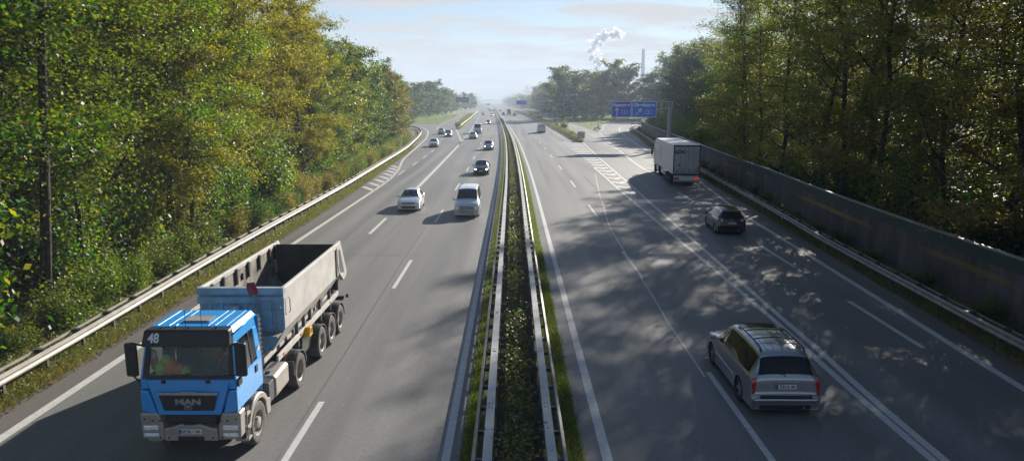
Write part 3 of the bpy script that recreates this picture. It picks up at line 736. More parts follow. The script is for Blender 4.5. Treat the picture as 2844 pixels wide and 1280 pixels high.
def cut_arches(o, wheels, r, w):
    q = MB()
    for (x, y, z) in wheels: q.lathe([(-.32,r*0),(-.32,r),(.32,r),(.32,0)], 'x', (x, y, z), 28)
    me = q.mesh('cut', M['black']); bm = bmesh.new(); bm.from_mesh(me); bmesh.ops.remove_doubles(bm, verts=bm.verts, dist=1e-4); bmesh.ops.recalc_face_normals(bm, faces=bm.faces); bm.to_mesh(me); bm.free()
    k = bpy.data.objects.new('cut', me); col.objects.link(k)
    me.materials.clear(); me.materials.append(M['black'])
    if len(o.data.materials) < 2: o.data.materials.append(M['black'])
    b = o.modifiers.new('b', 'BOOLEAN'); b.object = k; b.operation = 'DIFFERENCE'; b.solver = 'EXACT'; b.material_mode = 'TRANSFER'
    bpy.context.view_layer.update()
    new = bpy.data.meshes.new_from_object(o.evaluated_get(bpy.context.evaluated_depsgraph_get()))
    o.modifiers.clear(); old = o.data; o.data = new; bpy.data.objects.remove(k)
    new.shade_smooth(); new.set_sharp_from_angle(angle=R(38))

def wheel(parent, x, y, r, w, side, rim='rim', spokes=7, tyre='rubber', loc_name='wheel', rim_r=.66, deep=False):
    """side +1: outer face towards +x"""
    q = MB(); s = side; hw = w/2
    q.lathe([(-s*hw,r*rim_r),(-s*hw,r*.93),(-s*hw*.8,r),(0,r*1.0),(s*hw*.8,r),(s*hw,r*.93),(s*hw*1.02,r*.82),(s*hw*.92,r*rim_r),(-s*hw,r*rim_r)], 'x', (x,y,r), 28, 0)
    t = q.build(loc_name, M[tyre], parent, smooth=True, angle=40)
    q = MB(); R0 = r*rim_r
    if deep:
        q.lathe([(s*hw*.92,R0),(s*hw*.85,R0*.93),(s*hw*.2,R0*.86),(s*hw*.1,R0*.5),(s*hw*.3,R0*.42),(s*hw*.45,R0*.40),(s*hw*.5,R0*.28),(s*hw*.5,0)], 'x', (x,y,r), 24)
        for k in range(8):
            a = 2*PI*k/8; q.lathe([(s*hw*.08,.025),(s*hw*.3,.022),(s*hw*.3,0)], 'x', (x, y+R0*.66*math.cos(a), r+R0*.66*math.sin(a)), 6)
        q.build('rim', M[rim], t, smooth=True, angle=40)
    else:
        q.lathe([(s*hw*.92,R0),(s*hw*.86,R0*.92),(s*hw*.3,R0*.9),(s*hw*.25,0)], 'x', (x,y,r), 24, 1)
        q.lathe([(s*hw*.8,R0*.25),(s*hw*.9,R0*.18),(s*hw*.9,0)], 'x', (x,y,r), 16, 0)
        for k in range(spokes):
            a = 2*PI*k/spokes
            def T(u, v, h): return (x+s*hw*h, y+u*math.cos(a)-v*math.sin(a), r+u*math.sin(a)+v*math.cos(a))
            sw = R0*.13
            q.hexa([T(R0*.15,-sw,.5),T(R0*.94,-sw*1.3,.6),T(R0*.94,sw*1.3,.6),T(R0*.15,sw,.5),T(R0*.15,-sw,.9),T(R0*.94,-sw*1.2,.9),T(R0*.94,sw*1.2,.9),T(R0*.15,sw,.9)], 0)
        q.build('rim', [M[rim], M['black']], t)
    return t

def plate(parent, text, x, y, z, face, w=.52, h=.115, tilt=0):
    q = MB(); s = -1 if face == '-y' else 1
    q.box(-w/2, w/2, -.008, .008, -h/2, h/2, 0)
    # the blue country strip sits at the reader's left
    bx = (-w/2, -w/2+.045) if face == '-y' else (w/2-.045, w/2)
    q.box(bx[0], bx[1], s*.009-.002, s*.009+.002, -h/2+.004, h/2-.004, 1)
    if text: q.text(text, h*.98, facing((.02*(-s), s*.012, -.002), face), 2, .001, bold=.002, sx=.86)
    o = q.build('number_plate', [M['white_plate'], M['plate_blue'], M['ink']], parent, loc=(x, y, z), fix=False)
    o.rotation_euler = (tilt, 0, 0); return o

HATCH = [(2.10,.42,.60,.50,.36),(2.11,.60,.74,.62,.52),(2.02,.74,.82,.68,.66),(1.55,.92,.87,.70,.84),(1.02,1.03,.88,.70,.90),(.32,1.47,.885,.60,.93),(.05,1.545,.885,.58,.935),(-.85,1.58,.885,.575,.95),(-1.62,1.52,.88,.57,.97),(-1.82,1.44,.87,.58,.98),(-2.03,1.03,.855,.66,.96),(-2.07,.92,.855,.74,.86),(-2.10,.66,.85,.78,.60),(-2.12,.56,.84,.76,.50),(-2.09,.34,.78,.66,.28)]
SEDAN = [(2.20,.40,.60,.48,.34),(2.21,.58,.74,.60,.50),(2.12,.70,.82,.68,.62),(1.60,.86,.86,.70,.80),(.95,.97,.87,.70,.86),(.25,1.36,.87,.56,.90),(-.05,1.43,.87,.545,.90),(-.75,1.45,.87,.54,.91),(-1.25,1.38,.87,.55,.92),(-1.72,1.06,.86,.62,.93),(-2.05,1.00,.84,.66,.92),(-2.20,.93,.82,.70,.86),(-2.25,.66,.81,.72,.60),(-2.24,.34,.76,.62,.28)]
MPV = [(2.40,.40,.62,.50,.34),(2.42,.60,.76,.62,.54),(2.34,.76,.86,.70,.68),(1.90,.96,.93,.74,.88),(1.35,1.12,.945,.74,.98),(.55,1.60,.945,.66,1.0),(.25,1.69,.945,.645,1.01),(-.9,1.735,.945,.64,1.03),(-1.85,1.70,.94,.635,1.05),(-2.10,1.60,.925,.64,1.06),(-2.30,1.12,.915,.74,1.04),(-2.36,.98,.915,.80,.92),(-2.40,.64,.91,.84,.58),(-2.46,.56,.90,.82,.50),(-2.43,.32,.84,.70,.26)]
VANM = [(2.36,.42,.66,.56,.36),(2.40,.62,.80,.70,.56),(2.36,.86,.86,.74,.80),(2.08,1.03,.87,.74,.95),(1.50,1.20,.885,.74,1.06),(.85,1.80,.89,.68,1.08),(.55,1.90,.89,.66,1.09),(-.6,1.97,.89,.65,1.10),(-2.0,1.95,.88,.65,1.10),(-2.22,1.86,.87,.66,1.10),(-2.34,1.15,.87,.76,1.05),(-2.38,.7,.86,.8,.62),(-2.36,.34,.82,.7,.28)]
PANEL = [(2.85,.46,.80,.70,.40),(2.88,.70,.90,.78,.64),(2.80,.98,.95,.82,.90),(2.45,1.20,.98,.84,1.10),(2.05,1.38,.985,.84,1.20),(1.45,2.20,.985,.80,1.28),(1.10,2.42,.985,.78,1.28),(.6,2.48,.985,.78,1.28),(-2.6,2.48,.985,.80,1.28),(-2.82,2.42,.98,.82,1.28),(-2.88,2.0,.975,.86,1.3),(-2.92,1.0,.97,.92,.9),(-2.94,.55,.95,.88,.48)]

def make_car(st, paint, label, catg, W=None, wheel_r=.31, wy=(1.33,-1.25), ws=(4,6), rs=(9,10), side=((4.9,8.6),), lights=('lamp','tail'), plates=('',''), rails=False, panel=False, group=None, z0=.2, name='car', interior=False, hd=(2.0,3.0), tl=(10.2,12.0), grille=True, twotone=False, roofglass=False, spokes=7, face_detail=True):
    root = empty(name); tag(root, label, catg, group)
    B = Body(st, z0); hw = max(s_[2] for s_ in st)
    body = B.body_mb().build('body', paint, root, smooth=True)
    wx = hw-.12
    wh = [(sx*(hw-.05), y, wheel_r) for y in wy for sx in (-1,1)]
    cut_arches(body, wh, wheel_r*1.17, .3)
    for y in wy:
        for sx in (-1,1): wheel(root, sx*wx, y, wheel_r, .2, sx, spokes=spokes)
    # windscreen
    q = MB(); e = .1
    B.patch(q, ws[0]+.14, ws[1]-.25, -2.75, 2.75, .01, ns=8, nq=20); q.build('windscreen', M['glass_blue'], root, smooth=True)
    if not panel:
        q = MB(); B.patch(q, rs[0]+.12, rs[1]-.05, -2.8, 2.8, .01, ns=8, nq=20); q.build('rear_window', M['glass_dark'], root, smooth=True)
    for sx in (-1, 1):
        for (a, b) in side:
            q = MB(); B.patch(q, a, b, sx*3.12, sx*3.93, .008, ns=14, nq=4); q.build('side_window', M['glass_dark'], root, smooth=True)
        # mirror
        yb = float(B.at(ws[0]+.55, 3.9)[1]); zb = float(B.at(ws[0]+.55, 3.95)[2])
        q = MB(); x0 = sx*(hw*.97); x1 = sx*(hw+.19)
        q.hexa([(x0+sx*.05,yb-.05,zb+.0),(x1,yb-.03,zb+.02),(x1,yb+.08,zb+.03),(x0+sx*.05,yb+.07,zb+.0),(x0+sx*.05,yb-.05,zb+.13),(x1,yb-.03,zb+.12),(x1,yb+.05,zb+.11),(x0+sx*.05,yb+.06,zb+.12)])
        q.box(min(x0-sx*.04,x0+sx*.08), max(x0-sx*.04,x0+sx*.08), yb-.01, yb+.05, zb-.01, zb+.05)
        q.build('mirror', paint if not twotone else M['black'], root, bevel=.03)
        # lamps
        q = MB(); B.patch(q, hd[0]-.45, hd[1]-.35, sx*1.9, sx*4.3, .012, ns=6, nq=8); q.build('headlight', M[lights[0]], root, smooth=True)
        q = MB(); B.patch(q, tl[0], tl[1], sx*2.6, sx*4.2, .014, ns=6, nq=6); q.build('tail_light', M[lights[1]], root, smooth=True)
        if face_detail:
            for yh in (.1, -.85):
                p = B.at(6.3, sx*4.6); q = MB(); q.box(-.015,.015,-.09,.09,-.018,.018); xx = sx*(hw*.985)
                q.build('door_handle', paint, root, bevel=.01, loc=(xx, yh, st[6][4]-.14))
    if grille:
        q = MB(); B.patch(q, 1.05, 1.75, -1.55, 1.55, .012, m=0, ns=4, nq=10)
        B.patch(q, 1.36, 1.46, -1.5, 1.5, .022, m=1, ns=1, nq=10)
        q.build('grille', [M['black'], M['rim']], root, smooth=True)
        q = MB(); fy = st[0][0]; q.prism([(fy-.1, z0+.03),(fy+.02, z0+.06),(fy+.035, z0+.2),(fy-.05, z0+.22)], 'x', -.52, .52); q.build('air_intake', M['black'], root, bevel=.015)
    q = MB()
    ry = st[-2][0]; q.prism([(st[-1][0]+.14, z0-.03),(st[-1][0]-.005, z0-.03),(st[-1][0]-.012, z0+.12),(st[-1][0]+.14, z0+.12)], 'x', -hw*.72, hw*.72); q.build('rear_skirt', M['black'], root, bevel=.02)
    q = MB(); q.box(-hw*.8, hw*.8, wy[1]-.5, wy[0]+.5, .13, z0+.1); q.build('underbody', M['black'], root)
    if plates[0] is not None: plate(root, plates[0], 0, st[1][0]+.03, .5, '+y')
    if rails:
        for sx in (-1,1):
            q = MB(); pts = []
            for k in range(9):
                p = B.at(6.3+2.2*k/8, sx*2.15); pts.append((p[0], p[1], p[2]+(.075 if 0 < k < 8 else .01)))
            q.tube(pts, .022, 8); q.build('roof_rail', M['black'], root, smooth=True)
    return root, B

def place(o, x, y, heading=0, oncoming=False):
    o.location = (x, y, 0.012); o.rotation_euler = (0, 0, PI+R(heading) if oncoming else -R(heading))

# silver people carrier, near right
kia, KB = make_car(MPV, M['silver_dark'], 'silver people carrier with roof rails driving away in the right carriageway', 'car', wheel_r=.335, wy=(1.42,-1.42), ws=(4,6), rs=(9,10.05), side=((4.75,5.75),(6.0,8.75)), tl=(10.35,12.1), rails=True, z0=.2, name='people_carrier', spokes=5)
for sx in (-1,1):
    q = MB(); q.box(-.012,.012,-1.0,.95,-.03,.03); q.build('door_trim', M['rim'], kia, bevel=.01, loc=(sx*.947, .02, .57))
q = MB(); KB.patch(q, 5.98, 6.4, -1.7, 1.7, .012, ns=3, nq=10); q.build('roof_window', M['glass_dark'], kia, smooth=True)
for si in (6.75, 7.45):
    q = MB(); pts = [tuple(KB.at(si, a)+np.array([0,0,.085])) for a in np.linspace(-2.15, 2.15, 9)]
    q.tube(pts, .018, 8); q.build('roof_bar', M['black'], kia, smooth=True)
for xk in (-.42,-.21,0,.21,.42):
    q = MB(); pts = []
    for si in np.linspace(6.5, 8.4, 7):
        qi = xk/.64*1.9; p = KB.at(si, qi); pts.append((p[0], p[1], p[2]+.004))
    q.tube(pts, .011, 5); q.build('roof_rib', M['silver_dark'], kia, smooth=True)
q = MB(); q.box(-.86,.86,-.09,.06,-.05,.06); q.build('bumper', M['silver_dark'], kia, bevel=.045, loc=(0,-2.42,.46), seg=3)
q = MB(); q.box(-.68,.68,-.075,.03,-.055,.02); q.build('bumper_step', M['black'], kia, bevel=.02, loc=(0,-2.43,.565))
q = MB(); q.box(-.34,.34,-.03,.02,-.012,.012); q.build('plate_light_bar', M['rim'], kia, bevel=.006, loc=(0,-2.395,.93))
plate(kia, 'RE:LA 44', 0, -2.425, .82, '-y', w=.52, h=.125, tilt=R(4))
q = MB(); q.box(-.30,.30,-.012,.01,-.01,.01); q.build('plate_frame', M['rim'], kia, bevel=.005, loc=(0,-2.42,.735))
q = MB(); q.tube([(0,-2.345,1.06),(-.03,-2.33,1.12),(-.30,-2.30,1.14)], .012, 6); q.build('wiper', M['black'], kia)
q = MB(); q.tube([(.48,-2.36,.25),(.48,-2.48,.25)], .03, 10); q.build('exhaust', M['rim'], kia)
place(kia, 7.22, 20.28, .6)

# black hatchback
M['car_tail'] = pmat('tail_lamp_round', (.40,.10,.12), .2, var=.3, scale=18, coat=.6)
vw, VB = make_car(HATCH, M['car_black'], 'black compact car with round rear lamps driving away behind the white truck', 'car', wheel_r=.31, wy=(1.3,-1.28), ws=(4,6), rs=(9,10), side=((4.8,6.1),(6.3,8.6)), lights=('lamp','car_black'), tl=(10.2,11.6), name='hatchback', spokes=9)
for o in [o for o in vw.children if o.name.startswith('tail_light')]: bpy.data.objects.remove(o)
for sx in (-1,1):
    q = MB()
    for (dx, rr) in ((.62,.085),(.79,.075)):
        q.lathe([(-.045,0),(-.045,rr*.35),(-.03,rr*.4),(-.03,rr*.62),(-.05,rr*.7),(-.05,rr),(.05,rr)], 'y', (sx*dx, -2.055+(.06 if dx > .7 else 0), .93), 18, 0)
        q.lathe([(-.052,0),(-.052,rr*.45)], 'y', (sx*dx, -2.055+(.06 if dx > .7 else 0), .93), 14, 1)
    q.build('tail_light', [M['lamp'], M['tail']], vw, smooth=True, angle=40)
    q = MB(); q.box(sx*.55-.09, sx*.55+.09, -2.135, -2.1, .44, .48); q.build('reflector', M['tail'], vw)
q = MB(); q.lathe([(-.03,0),(-.03,.05),(0,.055)], 'y', (0,-2.075,.93), 16); q.build('badge', M['rim'], vw)
q = MB(); VB.patch(q, 6.2, 8.5, -1.9, 1.9, .01, ns=8, nq=10); q.build('roof_window', M['glass_dark'], vw, smooth=True)
q = MB(); q.hexa([(-.58,-1.98,1.44),(.58,-1.98,1.44),(.6,-1.78,1.47),(-.6,-1.78,1.47),(-.57,-1.98,1.47),(.57,-1.98,1.47),(.58,-1.78,1.50),(-.58,-1.78,1.50)]); q.build('spoiler', M['car_black'], vw, bevel=.01)
plate(vw, 'RE·BK 83', 0, -2.125, .74, '-y')
q = MB(); q.box(-.8,.8,-.05,.05,-.035,.035); q.build('bumper', M['car_black'], vw, bevel=.03, loc=(0,-2.10,.55))
q = MB(); q.tube([(.42,-2.05,.24),(.42,-2.17,.24)], .03, 10); q.build('exhaust', M['rim'], vw)
place(vw, 13.72, 46.0, 3.3)

# silver van, oncoming
van, TB = make_car(VANM, M['silver'], 'silver minibus with dark windscreen, nearest vehicle in the oncoming middle lane', 'van', wheel_r=.33, wy=(1.45,-1.35), ws=(4,6), rs=(9,10), side=((5.1,6.2),(6.35,7.3),(7.4,8.7)), tl=(10.2,11.2), name='minibus', hd=(2.05,3.1))
plate(van, 'RE·ZG 12', 0, 2.45, .5, '+y')
for xk in (-.45,-.27,-.09,.09,.27,.45):
    q = MB(); q.tube([tuple(TB.at(si, xk/.65*1.9)+np.array([0,0,.003])) for si in np.linspace(6.3, 8.7, 8)], .010, 5); q.build('roof_rib', M['silver'], van, smooth=True)
q = MB(); q.box(-.82,.82,-.07,.07,-.05,.05); q.build('bumper', M['silver'], van, bevel=.04, loc=(0,2.37,.32))
for sx in (-1,1): q = MB(); q.lathe([(0,.055),(.02,.05),(.025,0)], 'y', (sx*.66,2.41,.42), 14); q.build('fog_light', M['lamp'], van)
place(van, -3.22, 52.9, 0, True)

sk, SB_ = make_car(SEDAN, M['silver'], 'silver saloon overtaken in the oncoming left lane beside the minibus', 'car', wheel_r=.30, wy=(1.38,-1.28), ws=(4,6), rs=(8,9), side=((4.9,6.2),(6.35,7.9)), tl=(10.2,12), name='saloon_car')
plate(sk, 'RE·FA 58', 0, 2.25, .46, '+y'); place(sk, -7.82, 55.6, 1.2, True)

dk, DB = make_car(HATCH, M['car_dark'], 'dark car with lit headlights following behind the silver minibus', 'car', wheel_r=.31, wy=(1.3,-1.28), ws=(4,6), rs=(9,10), side=((4.8,6.1),(6.3,8.6)), lights=('lamp','tail'), tl=(10.2,11.8), name='hatchback')
plate(dk, 'RE·JK 20', 0, 2.15, .5, '+y')
for sx in (-1,1): q = MB(); q.lathe([(0,.07),(.03,.05),(.035,0)], 'y', (sx*.60,2.09,.66), 12); q.build('running_light', M['lamp_on'], dk)
place(dk, -3.45, 82.2, 0, True)

def car_copy(src, paint, label, x, y, heading=0, oncoming=True, scale=1.0):
    o = copy_tree(src); o['label'] = label
    for ch in o.children:
        if ch.name.split('.')[0] in ('body','mirror','door_handle','bumper','roof_rib') and ch.type == 'MESH':
            ch.data = ch.data.copy(); ch.data.materials[0] = paint
        if ch.name.startswith('number_plate') and False: pass
    place(o, x, y, heading, oncoming); o.scale = (scale, scale, scale); return o
car_copy(dk, M['silver_blue'], 'silver hatchback with bright headlights, third car up the lane by the median', -3.98, 123.2, .5)
car_copy(sk, M['silver_warm'], 'silver car just ahead of the white delivery van', -8.5, 158.8, 1.5)
pv, PB = make_car(PANEL, M['car_white'], 'white delivery van coming towards the camera among silver cars', 'van', wheel_r=.34, wy=(1.95,-1.75), ws=(4,6), rs=(9,10), side=((4.8,6.3),), tl=(10.2,11.4), panel=True, z0=.28, name='delivery_van', hd=(2.0,3.0))
place(pv, -8.75, 185.4, 2, True)
car_copy(dk, M['car_dark'], 'far dark car alone between the delivery van and the horizon', -8.3, 256, 3)
car_copy(sk, M['silver'], 'silver saloon with dark windows coming first along the slip road', -14.1, 131.3, 3)
car_copy(dk, M['silver_blue'], 'blue-grey car with one bright headlight beside the beige car', -14.7, 168.3, 4)
car_copy(sk, M['car_beige'], 'beige saloon rearmost of the three cars joining from the left', -17.5, 180.2, 4)
car_copy(sk, M['silver_blue'], 'tiny far car in the hazy left oncoming lane', -16.9, 424, 5)
car_copy(dk, M['silver'], 'tiny far car with glinting bonnet in the hazy inner oncoming lane', -10.6, 386, 5)
for k, (x, y, t) in enumerate([(-16.0,560,'leftmost of the three far specks of oncoming cars'),(-19.5,620,'middle one of the three far specks of oncoming cars'),(-14.5,600,'speck of a far oncoming car touching the median rail')]):
    car_copy(sk, [M['car_white'], M['silver'], M['silver_blue']][k], t, x, y, 6)
pv2 = car_copy(pv, M['car_white'], 'white panel van driving away beside the dark island rail', 7.55, 189.2, -2, False)
for ch in list(pv2.children):
    pass
q = MB()
for sx in (-1,1): q.box(sx*.45-.36, sx*.45+.36, -2.935, -2.925, 1.45, 2.0)
q.build('rear_window', M['door_white'], pv2); q = MB(); q.box(-.012,.012,-2.95,-2.93,.65,2.3); q.build('door_gap', M['black'], pv2)
q = MB(); q.box(-.9,.9,-3.0,-2.9,.35,.5); q.build('bumper', M['black'], pv2, bevel=.02); plate(pv2, '', 0, -2.96, .62, '-y')
car_copy(kia, M['silver'], 'far silver car driving away next to the red lorry', 1.36, 396, -4, False)
car_copy(vw, M['car_dark'], 'small dark far car driving away close to the median', -5.2, 429, -4, False)
car_copy(vw, M['car_red'], 'red speck of a car driving away near the vanishing point', -9.0, 560, -5, False)

# far red lorry
rl_ = empty('lorry'); tag(rl_, 'far red lorry with grey load driving away', 'lorry')
q = MB(); q.box(-1.0,1.0,-3,1.2,.6,1.9); q.build('flatbed', M['car_red'], rl_, bevel=.05)
q = MB(); q.box(-1.0,1.0,1.4,3.2,.6,2.9); q.build('cab', M['car_red'], rl_, bevel=.12)
q = MB(); q.box(-.7,.75,-2.4,1.0,1.9,3.4); q.build('load', M['steel_dark'], rl_, bevel=.1)
for y in (-2.1, 2.2):
    for sx in (-1,1): wheel(rl_, sx*.85, y, .45, .28, sx, rim='rim_dirty', deep=True)
for sx in (-1,1): q = MB(); q.box(sx*.8-.15, sx*.8+.15, -3.04, -3.0, .8, 1.0); q.build('tail_light', M['tail'], rl_)
place(rl_, -1.8, 426, -4)

# ------------------------------------------------------------------ white articulated lorry (right)
T = empty('articulated_lorry'); tag(T, 'white articulated lorry with double rear doors seen from behind', 'lorry')
LB = 13.4; rear = 0
q = MB(); q.box(-1.29,1.29,0,LB,1.12,3.98); q.build('trailer_box', M['sheet_white'], T, bevel=.04)
for sx in (-1,1):       # left and right door leaves
    d = MB(); x0, x1 = (.03,1.16) if sx > 0 else (-1.16,-.03)
    d.box(x0, x1, -.035, -.004, 1.28, 3.80); dl = d.build('rear_door', M['door_white'], T, bevel=.01)
    for xx in ((.12,.62) if sx > 0 else (-.12,-.62)):
        b = MB(); b.tube([(xx,-.06,1.2),(xx,-.06,3.86)], .022, 8); b.build('lock_rod', M['steel'] if abs(xx) < .3 else M['grey_ink'], dl)
        b = MB(); b.box(xx-.04, xx+.30*sx if sx > 0 else xx+.04, -.09,-.05,1.62,1.66) if sx > 0 else b.box(xx-.30, xx+.04,-.09,-.05,1.62,1.66); b.build('handle', M['black'], dl)
    for z in (1.42,): 
        for xx in (.35,.9):
            b = MB(); b.box(sx*xx-.17, sx*xx+.17, -.05,-.036, z-.07, z+.07); b.build('vent', M['grey_ink'], dl)
    for z in (1.6, 2.5, 3.5):
        b = MB(); b.box(sx*1.13-.06, sx*1.13+.06, -.07,-.036, z-.05, z+.05); b.build('hinge', M['steel'], dl)
q = MB(); q.text('LOC', .42, facing((-.66,-.041,3.30)), 0, .002, bold=.03, sx=1.15); q.build('lettering', M['ink'], T, fix=False)
q = MB(); q.text('fr', .44, facing((.07,-.041,3.27)), 0, .002); q.text('eight', .44, facing((.63,-.041,3.27)), 0, .002, sx=.95)
for z in (2.93, 2.80, 2.62): q.box(.16, 1.08, -.041, -.038, z-.018, z+.018)
q.build('lettering', M['graphic'], T, fix=False)
q = MB(); q.box(-.82,-.62,-.045,-.037,1.92,2.2); q.build('notice', M['grey_ink'], T)
q = MB(); q.box(.98,1.14,-.05,-.037,1.42,1.95); q.build('warning_plate', M['amber'], T)
q = MB()
q.box(-1.3,1.3,-.05,.0,3.82,3.99); q.box(-1.3,-1.18,-.05,0,1.12,3.82); q.box(1.18,1.3,-.05,0,1.12,3.82); q.box(-1.3,1.3,-.06,0,1.08,1.25)
q.build('rear_frame', M['steel_dark'], T, bevel=.008)
q = MB(); q.box(-1.22,1.22,-.055,-.05,3.88,3.93); q.build('marker_strip', M['tail'], T)
q = MB()
for i, (yy, zz) in enumerate(((10.6,3.6),(9.4,3.4),(8.6,3.1))):
    pass
q.box(-1.303,-1.291,8.9,9.25,1.9,3.5); q.box(-1.303,-1.291,10.2,10.5,2.3,3.5); q.box(-1.303,-1.291,11.2,12.6,2.45,2.6); q.box(-1.303,-1.291,11.2,12.6,2.15,2.25)
q.build('side_graphic', M['graphic'], T)
q = MB(); q.box(-1.2,1.2,-.02,.12,.52,1.02); q.build('rear_beam', M['sheet_white'], T, bevel=.02)
q = MB(); q.box(-1.25,1.25,-.05,.05,.42,.52); q.build('underrun_bar', M['steel'], T, bevel=.02)
for sx in (-1,1):
    q = MB(); q.box(sx*.95-.24, sx*.95+.24, -.08,-.02,.66,.86); q.build('tail_light', M['tail_glint'] if sx > 0 else M['tail'], T, bevel=.01)
plate(T, '', 0, -.045, .76, '-y'); q = MB(); q.box(-.62,.62,-.035,-.02,.62,.9); q.build('plate_panel', M['sign_white'], T)
q = MB(); q.box(-.5,-.35,.1,13,.85,1.12); q.box(.35,.5,.1,13,.85,1.12); q.build('chassis', M['steel_dark'], T)
for y in (2.6,3.9,5.2):
    for sx in (-1,1): wheel(T, sx*1.08, y, .5, .36, sx, rim='rim_dirty', deep=True)
    q = MB(); q.tube([(-1,y,.5),(1,y,.5)], .08, 8); q.build('axle', M['steel_dark'], T)
for sx in (-1,1):
    q = MB(); q.box(sx*1.2-.03, sx*1.2+.03, 6.0, 9.2, .5, 1.05); q.build('side_guard', M['sheet_white'], T, bevel=.01)
    q = MB(); q.box(sx*1.0-.14, sx*1.0+.14, 1.9, 2.0, .12, 1.0); q.build('mud_flap', M['black'], T)
# tractor
q = MB(); q.prism([(13.9,.9),(16.1,.9),(16.2,1.9),(15.9,3.1),(15.0,3.75),(13.9,3.8)], 'x', -1.22, 1.22); q.build('cab', M['sheet_white'], T, bevel=.08)
q = MB(); q.prism([(15.95,1.95),(16.2,1.95),(15.97,2.9),(15.8,2.9)], 'x', -1.1, 1.1); q.build('windscreen', M['glass_dark'], T)
for sx in (-1,1):
    q = MB(); q.prism([(14.9,1.9),(15.95,1.9),(15.8,2.75),(14.9,2.75)], 'x', sx*1.225-.01, sx*1.225+.01); q.build('side_window', M['glass_dark'], T)
    q = MB(); q.box(sx*1.45-.1, sx*1.45+.1, 15.9,16.05,1.9,2.75); q.box(min(sx*1.2,sx*1.4), max(sx*1.2,sx*1.4),15.93,15.98,2.65,2.7); q.build('mirror', M['black'], T, bevel=.03)
    q = MB(); q.box(sx*1.1-.14, sx*1.1+.14, 11.6,13.1,.4,1.0); q.build('fuel_tank', M['sheet_white'], T, bevel=.06)
    wheel(T, sx*1.05, 14.9, .5, .34, sx, rim='rim_dirty', deep=True); wheel(T, sx*1.0, 11.0, .5, .5, sx, rim='rim_dirty', deep=True)
place(T, 16.9, 69.7, 4.2)
# ------------------------------------------------------------------ blue tipper lorry (local: +y forward, front at y = 0, driver's side is -x)
K = empty('tipper_lorry'); tag(K, 'blue tipper lorry with empty grey trailer in the near oncoming lane', 'lorry')
def hwid(z): return 1.08 if z <= 2.0 else 1.08-(z-2.0)*.10
def side_panel(q, sx, yz, m=0, t=.04, off=0):
    n = len(yz); o = [(sx*(hwid(z)+off), y, z) for y, z in yz]+[(sx*(hwid(z)+off-t), y, z) for y, z in yz]
    q.add(o, [tuple(range(n)), tuple(range(n, 2*n))[::-1]]+[(i, (i+1) % n, n+(i+1) % n, n+i) for i in range(n)], m)
q = MB()
for sx in (-1, 1):
    side_panel(q, sx, [(-.06,1.28),(-.06,2.02),(-1.72,2.02),(-1.72,1.28)])
    side_panel(q, sx, [(-.06,2.02),(-.26,2.86),(-.50,2.80),(-.36,2.02)])
    side_panel(q, sx, [(-.26,2.86),(-.30,3.03),(-1.72,3.06),(-1.72,2.80),(-.50,2.80)])
    side_panel(q, sx, [(-1.42,2.02),(-1.42,2.80),(-1.72,2.80),(-1.72,2.02)])
q.box(-1.04,1.04,-1.76,-1.72,1.1,3.04)
q.taper((-1.0,1.0,-1.74,-.28), 3.02, (-.90,.90,-1.70,-.42), 3.17)
q.build('cab', M['truck_blue'], K, bevel=.022)
for x in (-.78,-.52,-.36,.36,.52,.78):
    q = MB(); q.box(x-.014, x+.014, -1.66, -.46, 3.165, 3.182); q.build('roof_rib', M['truck_blue'], K, bevel=.005)
q = MB(); q.box(-.36,.36,-1.15,-.62,3.165,3.19,0); q.box(-.30,.30,-1.10,-.68,3.19,3.215,1); q.build('roof_hatch', [M['truck_blue'], M['concrete']], K, bevel=.012)
q = MB()
for x in (-.26, .10): q.tube([(x,-.36,3.12),(x+.02,-.42,3.55)], .006, 5)
for x in (-.62,.0,.3,.62): q.tube([(x,-.30,3.13),(x,-.28,3.19)], .022, 6)
q.build('antenna', M['black'], K)
# front panel
q = MB()
q.hexa([(-.70,-.12,1.22),(.70,-.12,1.22),(.70,-.0,1.22),(-.70,-.0,1.22),(-.98,-.16,2.03),(.98,-.16,2.03),(.94,-.06,2.03),(-.94,-.06,2.03)])
q.build('front_panel', M['truck_blue'], K, bevel=.03)
for sx in (-1,1):
    q = MB(); q.prism([(sx*1.085,1.30),(sx*.74,1.22),(sx*.90,1.78),(sx*1.085,1.80)], 'y', -.30, -.015); q.build('corner_panel', M['truck_blue'], K, bevel=.035)
    q = MB(); q.prism([(sx*1.075,1.81),(sx*.90,1.81),(sx*.93,2.04),(sx*1.07,2.04)], 'y', -.30, -.05); q.build('corner_panel', M['truck_blue'], K, bevel=.03)
q = MB()
q.prism([(-.66,1.72),(.66,1.72),(.56,1.33),(-.56,1.33)], 'y', -.02, .03, 0); q.build('grille', M['black'], K, bevel=.03)
q = MB(); q.prism([(-.68,1.70),(.68,1.70),(.67,1.76),(.22,1.76),(.18,1.78),(-.18,1.78),(-.22,1.76),(-.67,1.76)], 'y', -.0, .045); q.build('chrome_bar', M['rim'], K, bevel=.01)
q = MB(); q.text('MAN', .18, facing((0,.036,1.545), '+y'), 0, .008, bold=.009, sx=1.45); q.build('badge_lettering', M['rim'], K, fix=False)
q = MB(); q.box(-.085,.085,.03,.036,1.375,1.385); q.box(-.085,.085,.03,.036,1.465,1.475); q.box(-.085,-.075,.03,.036,1.385,1.465); q.box(.075,.085,.03,.036,1.385,1.465)
q.prism([(-.06,1.40),(-.03,1.42),(0,1.41),(.03,1.40),(.05,1.41),(.035,1.44),(.055,1.455),(0,1.45),(-.05,1.44)], 'y', .03, .038); q.build('badge', M['rim'], K)
q = MB(); q.prism([(-.60,1.26),(.60,1.26),(.50,1.0),(.2,.97),(-.2,.97),(-.50,1.0)], 'y', -.12, -.04); q.build('air_intake', M['black'], K)
q = MB(); q.box(-.5,.5,-.05,-.03,1.1,1.13); q.build('intake_slat', M['blacksheet'], K)
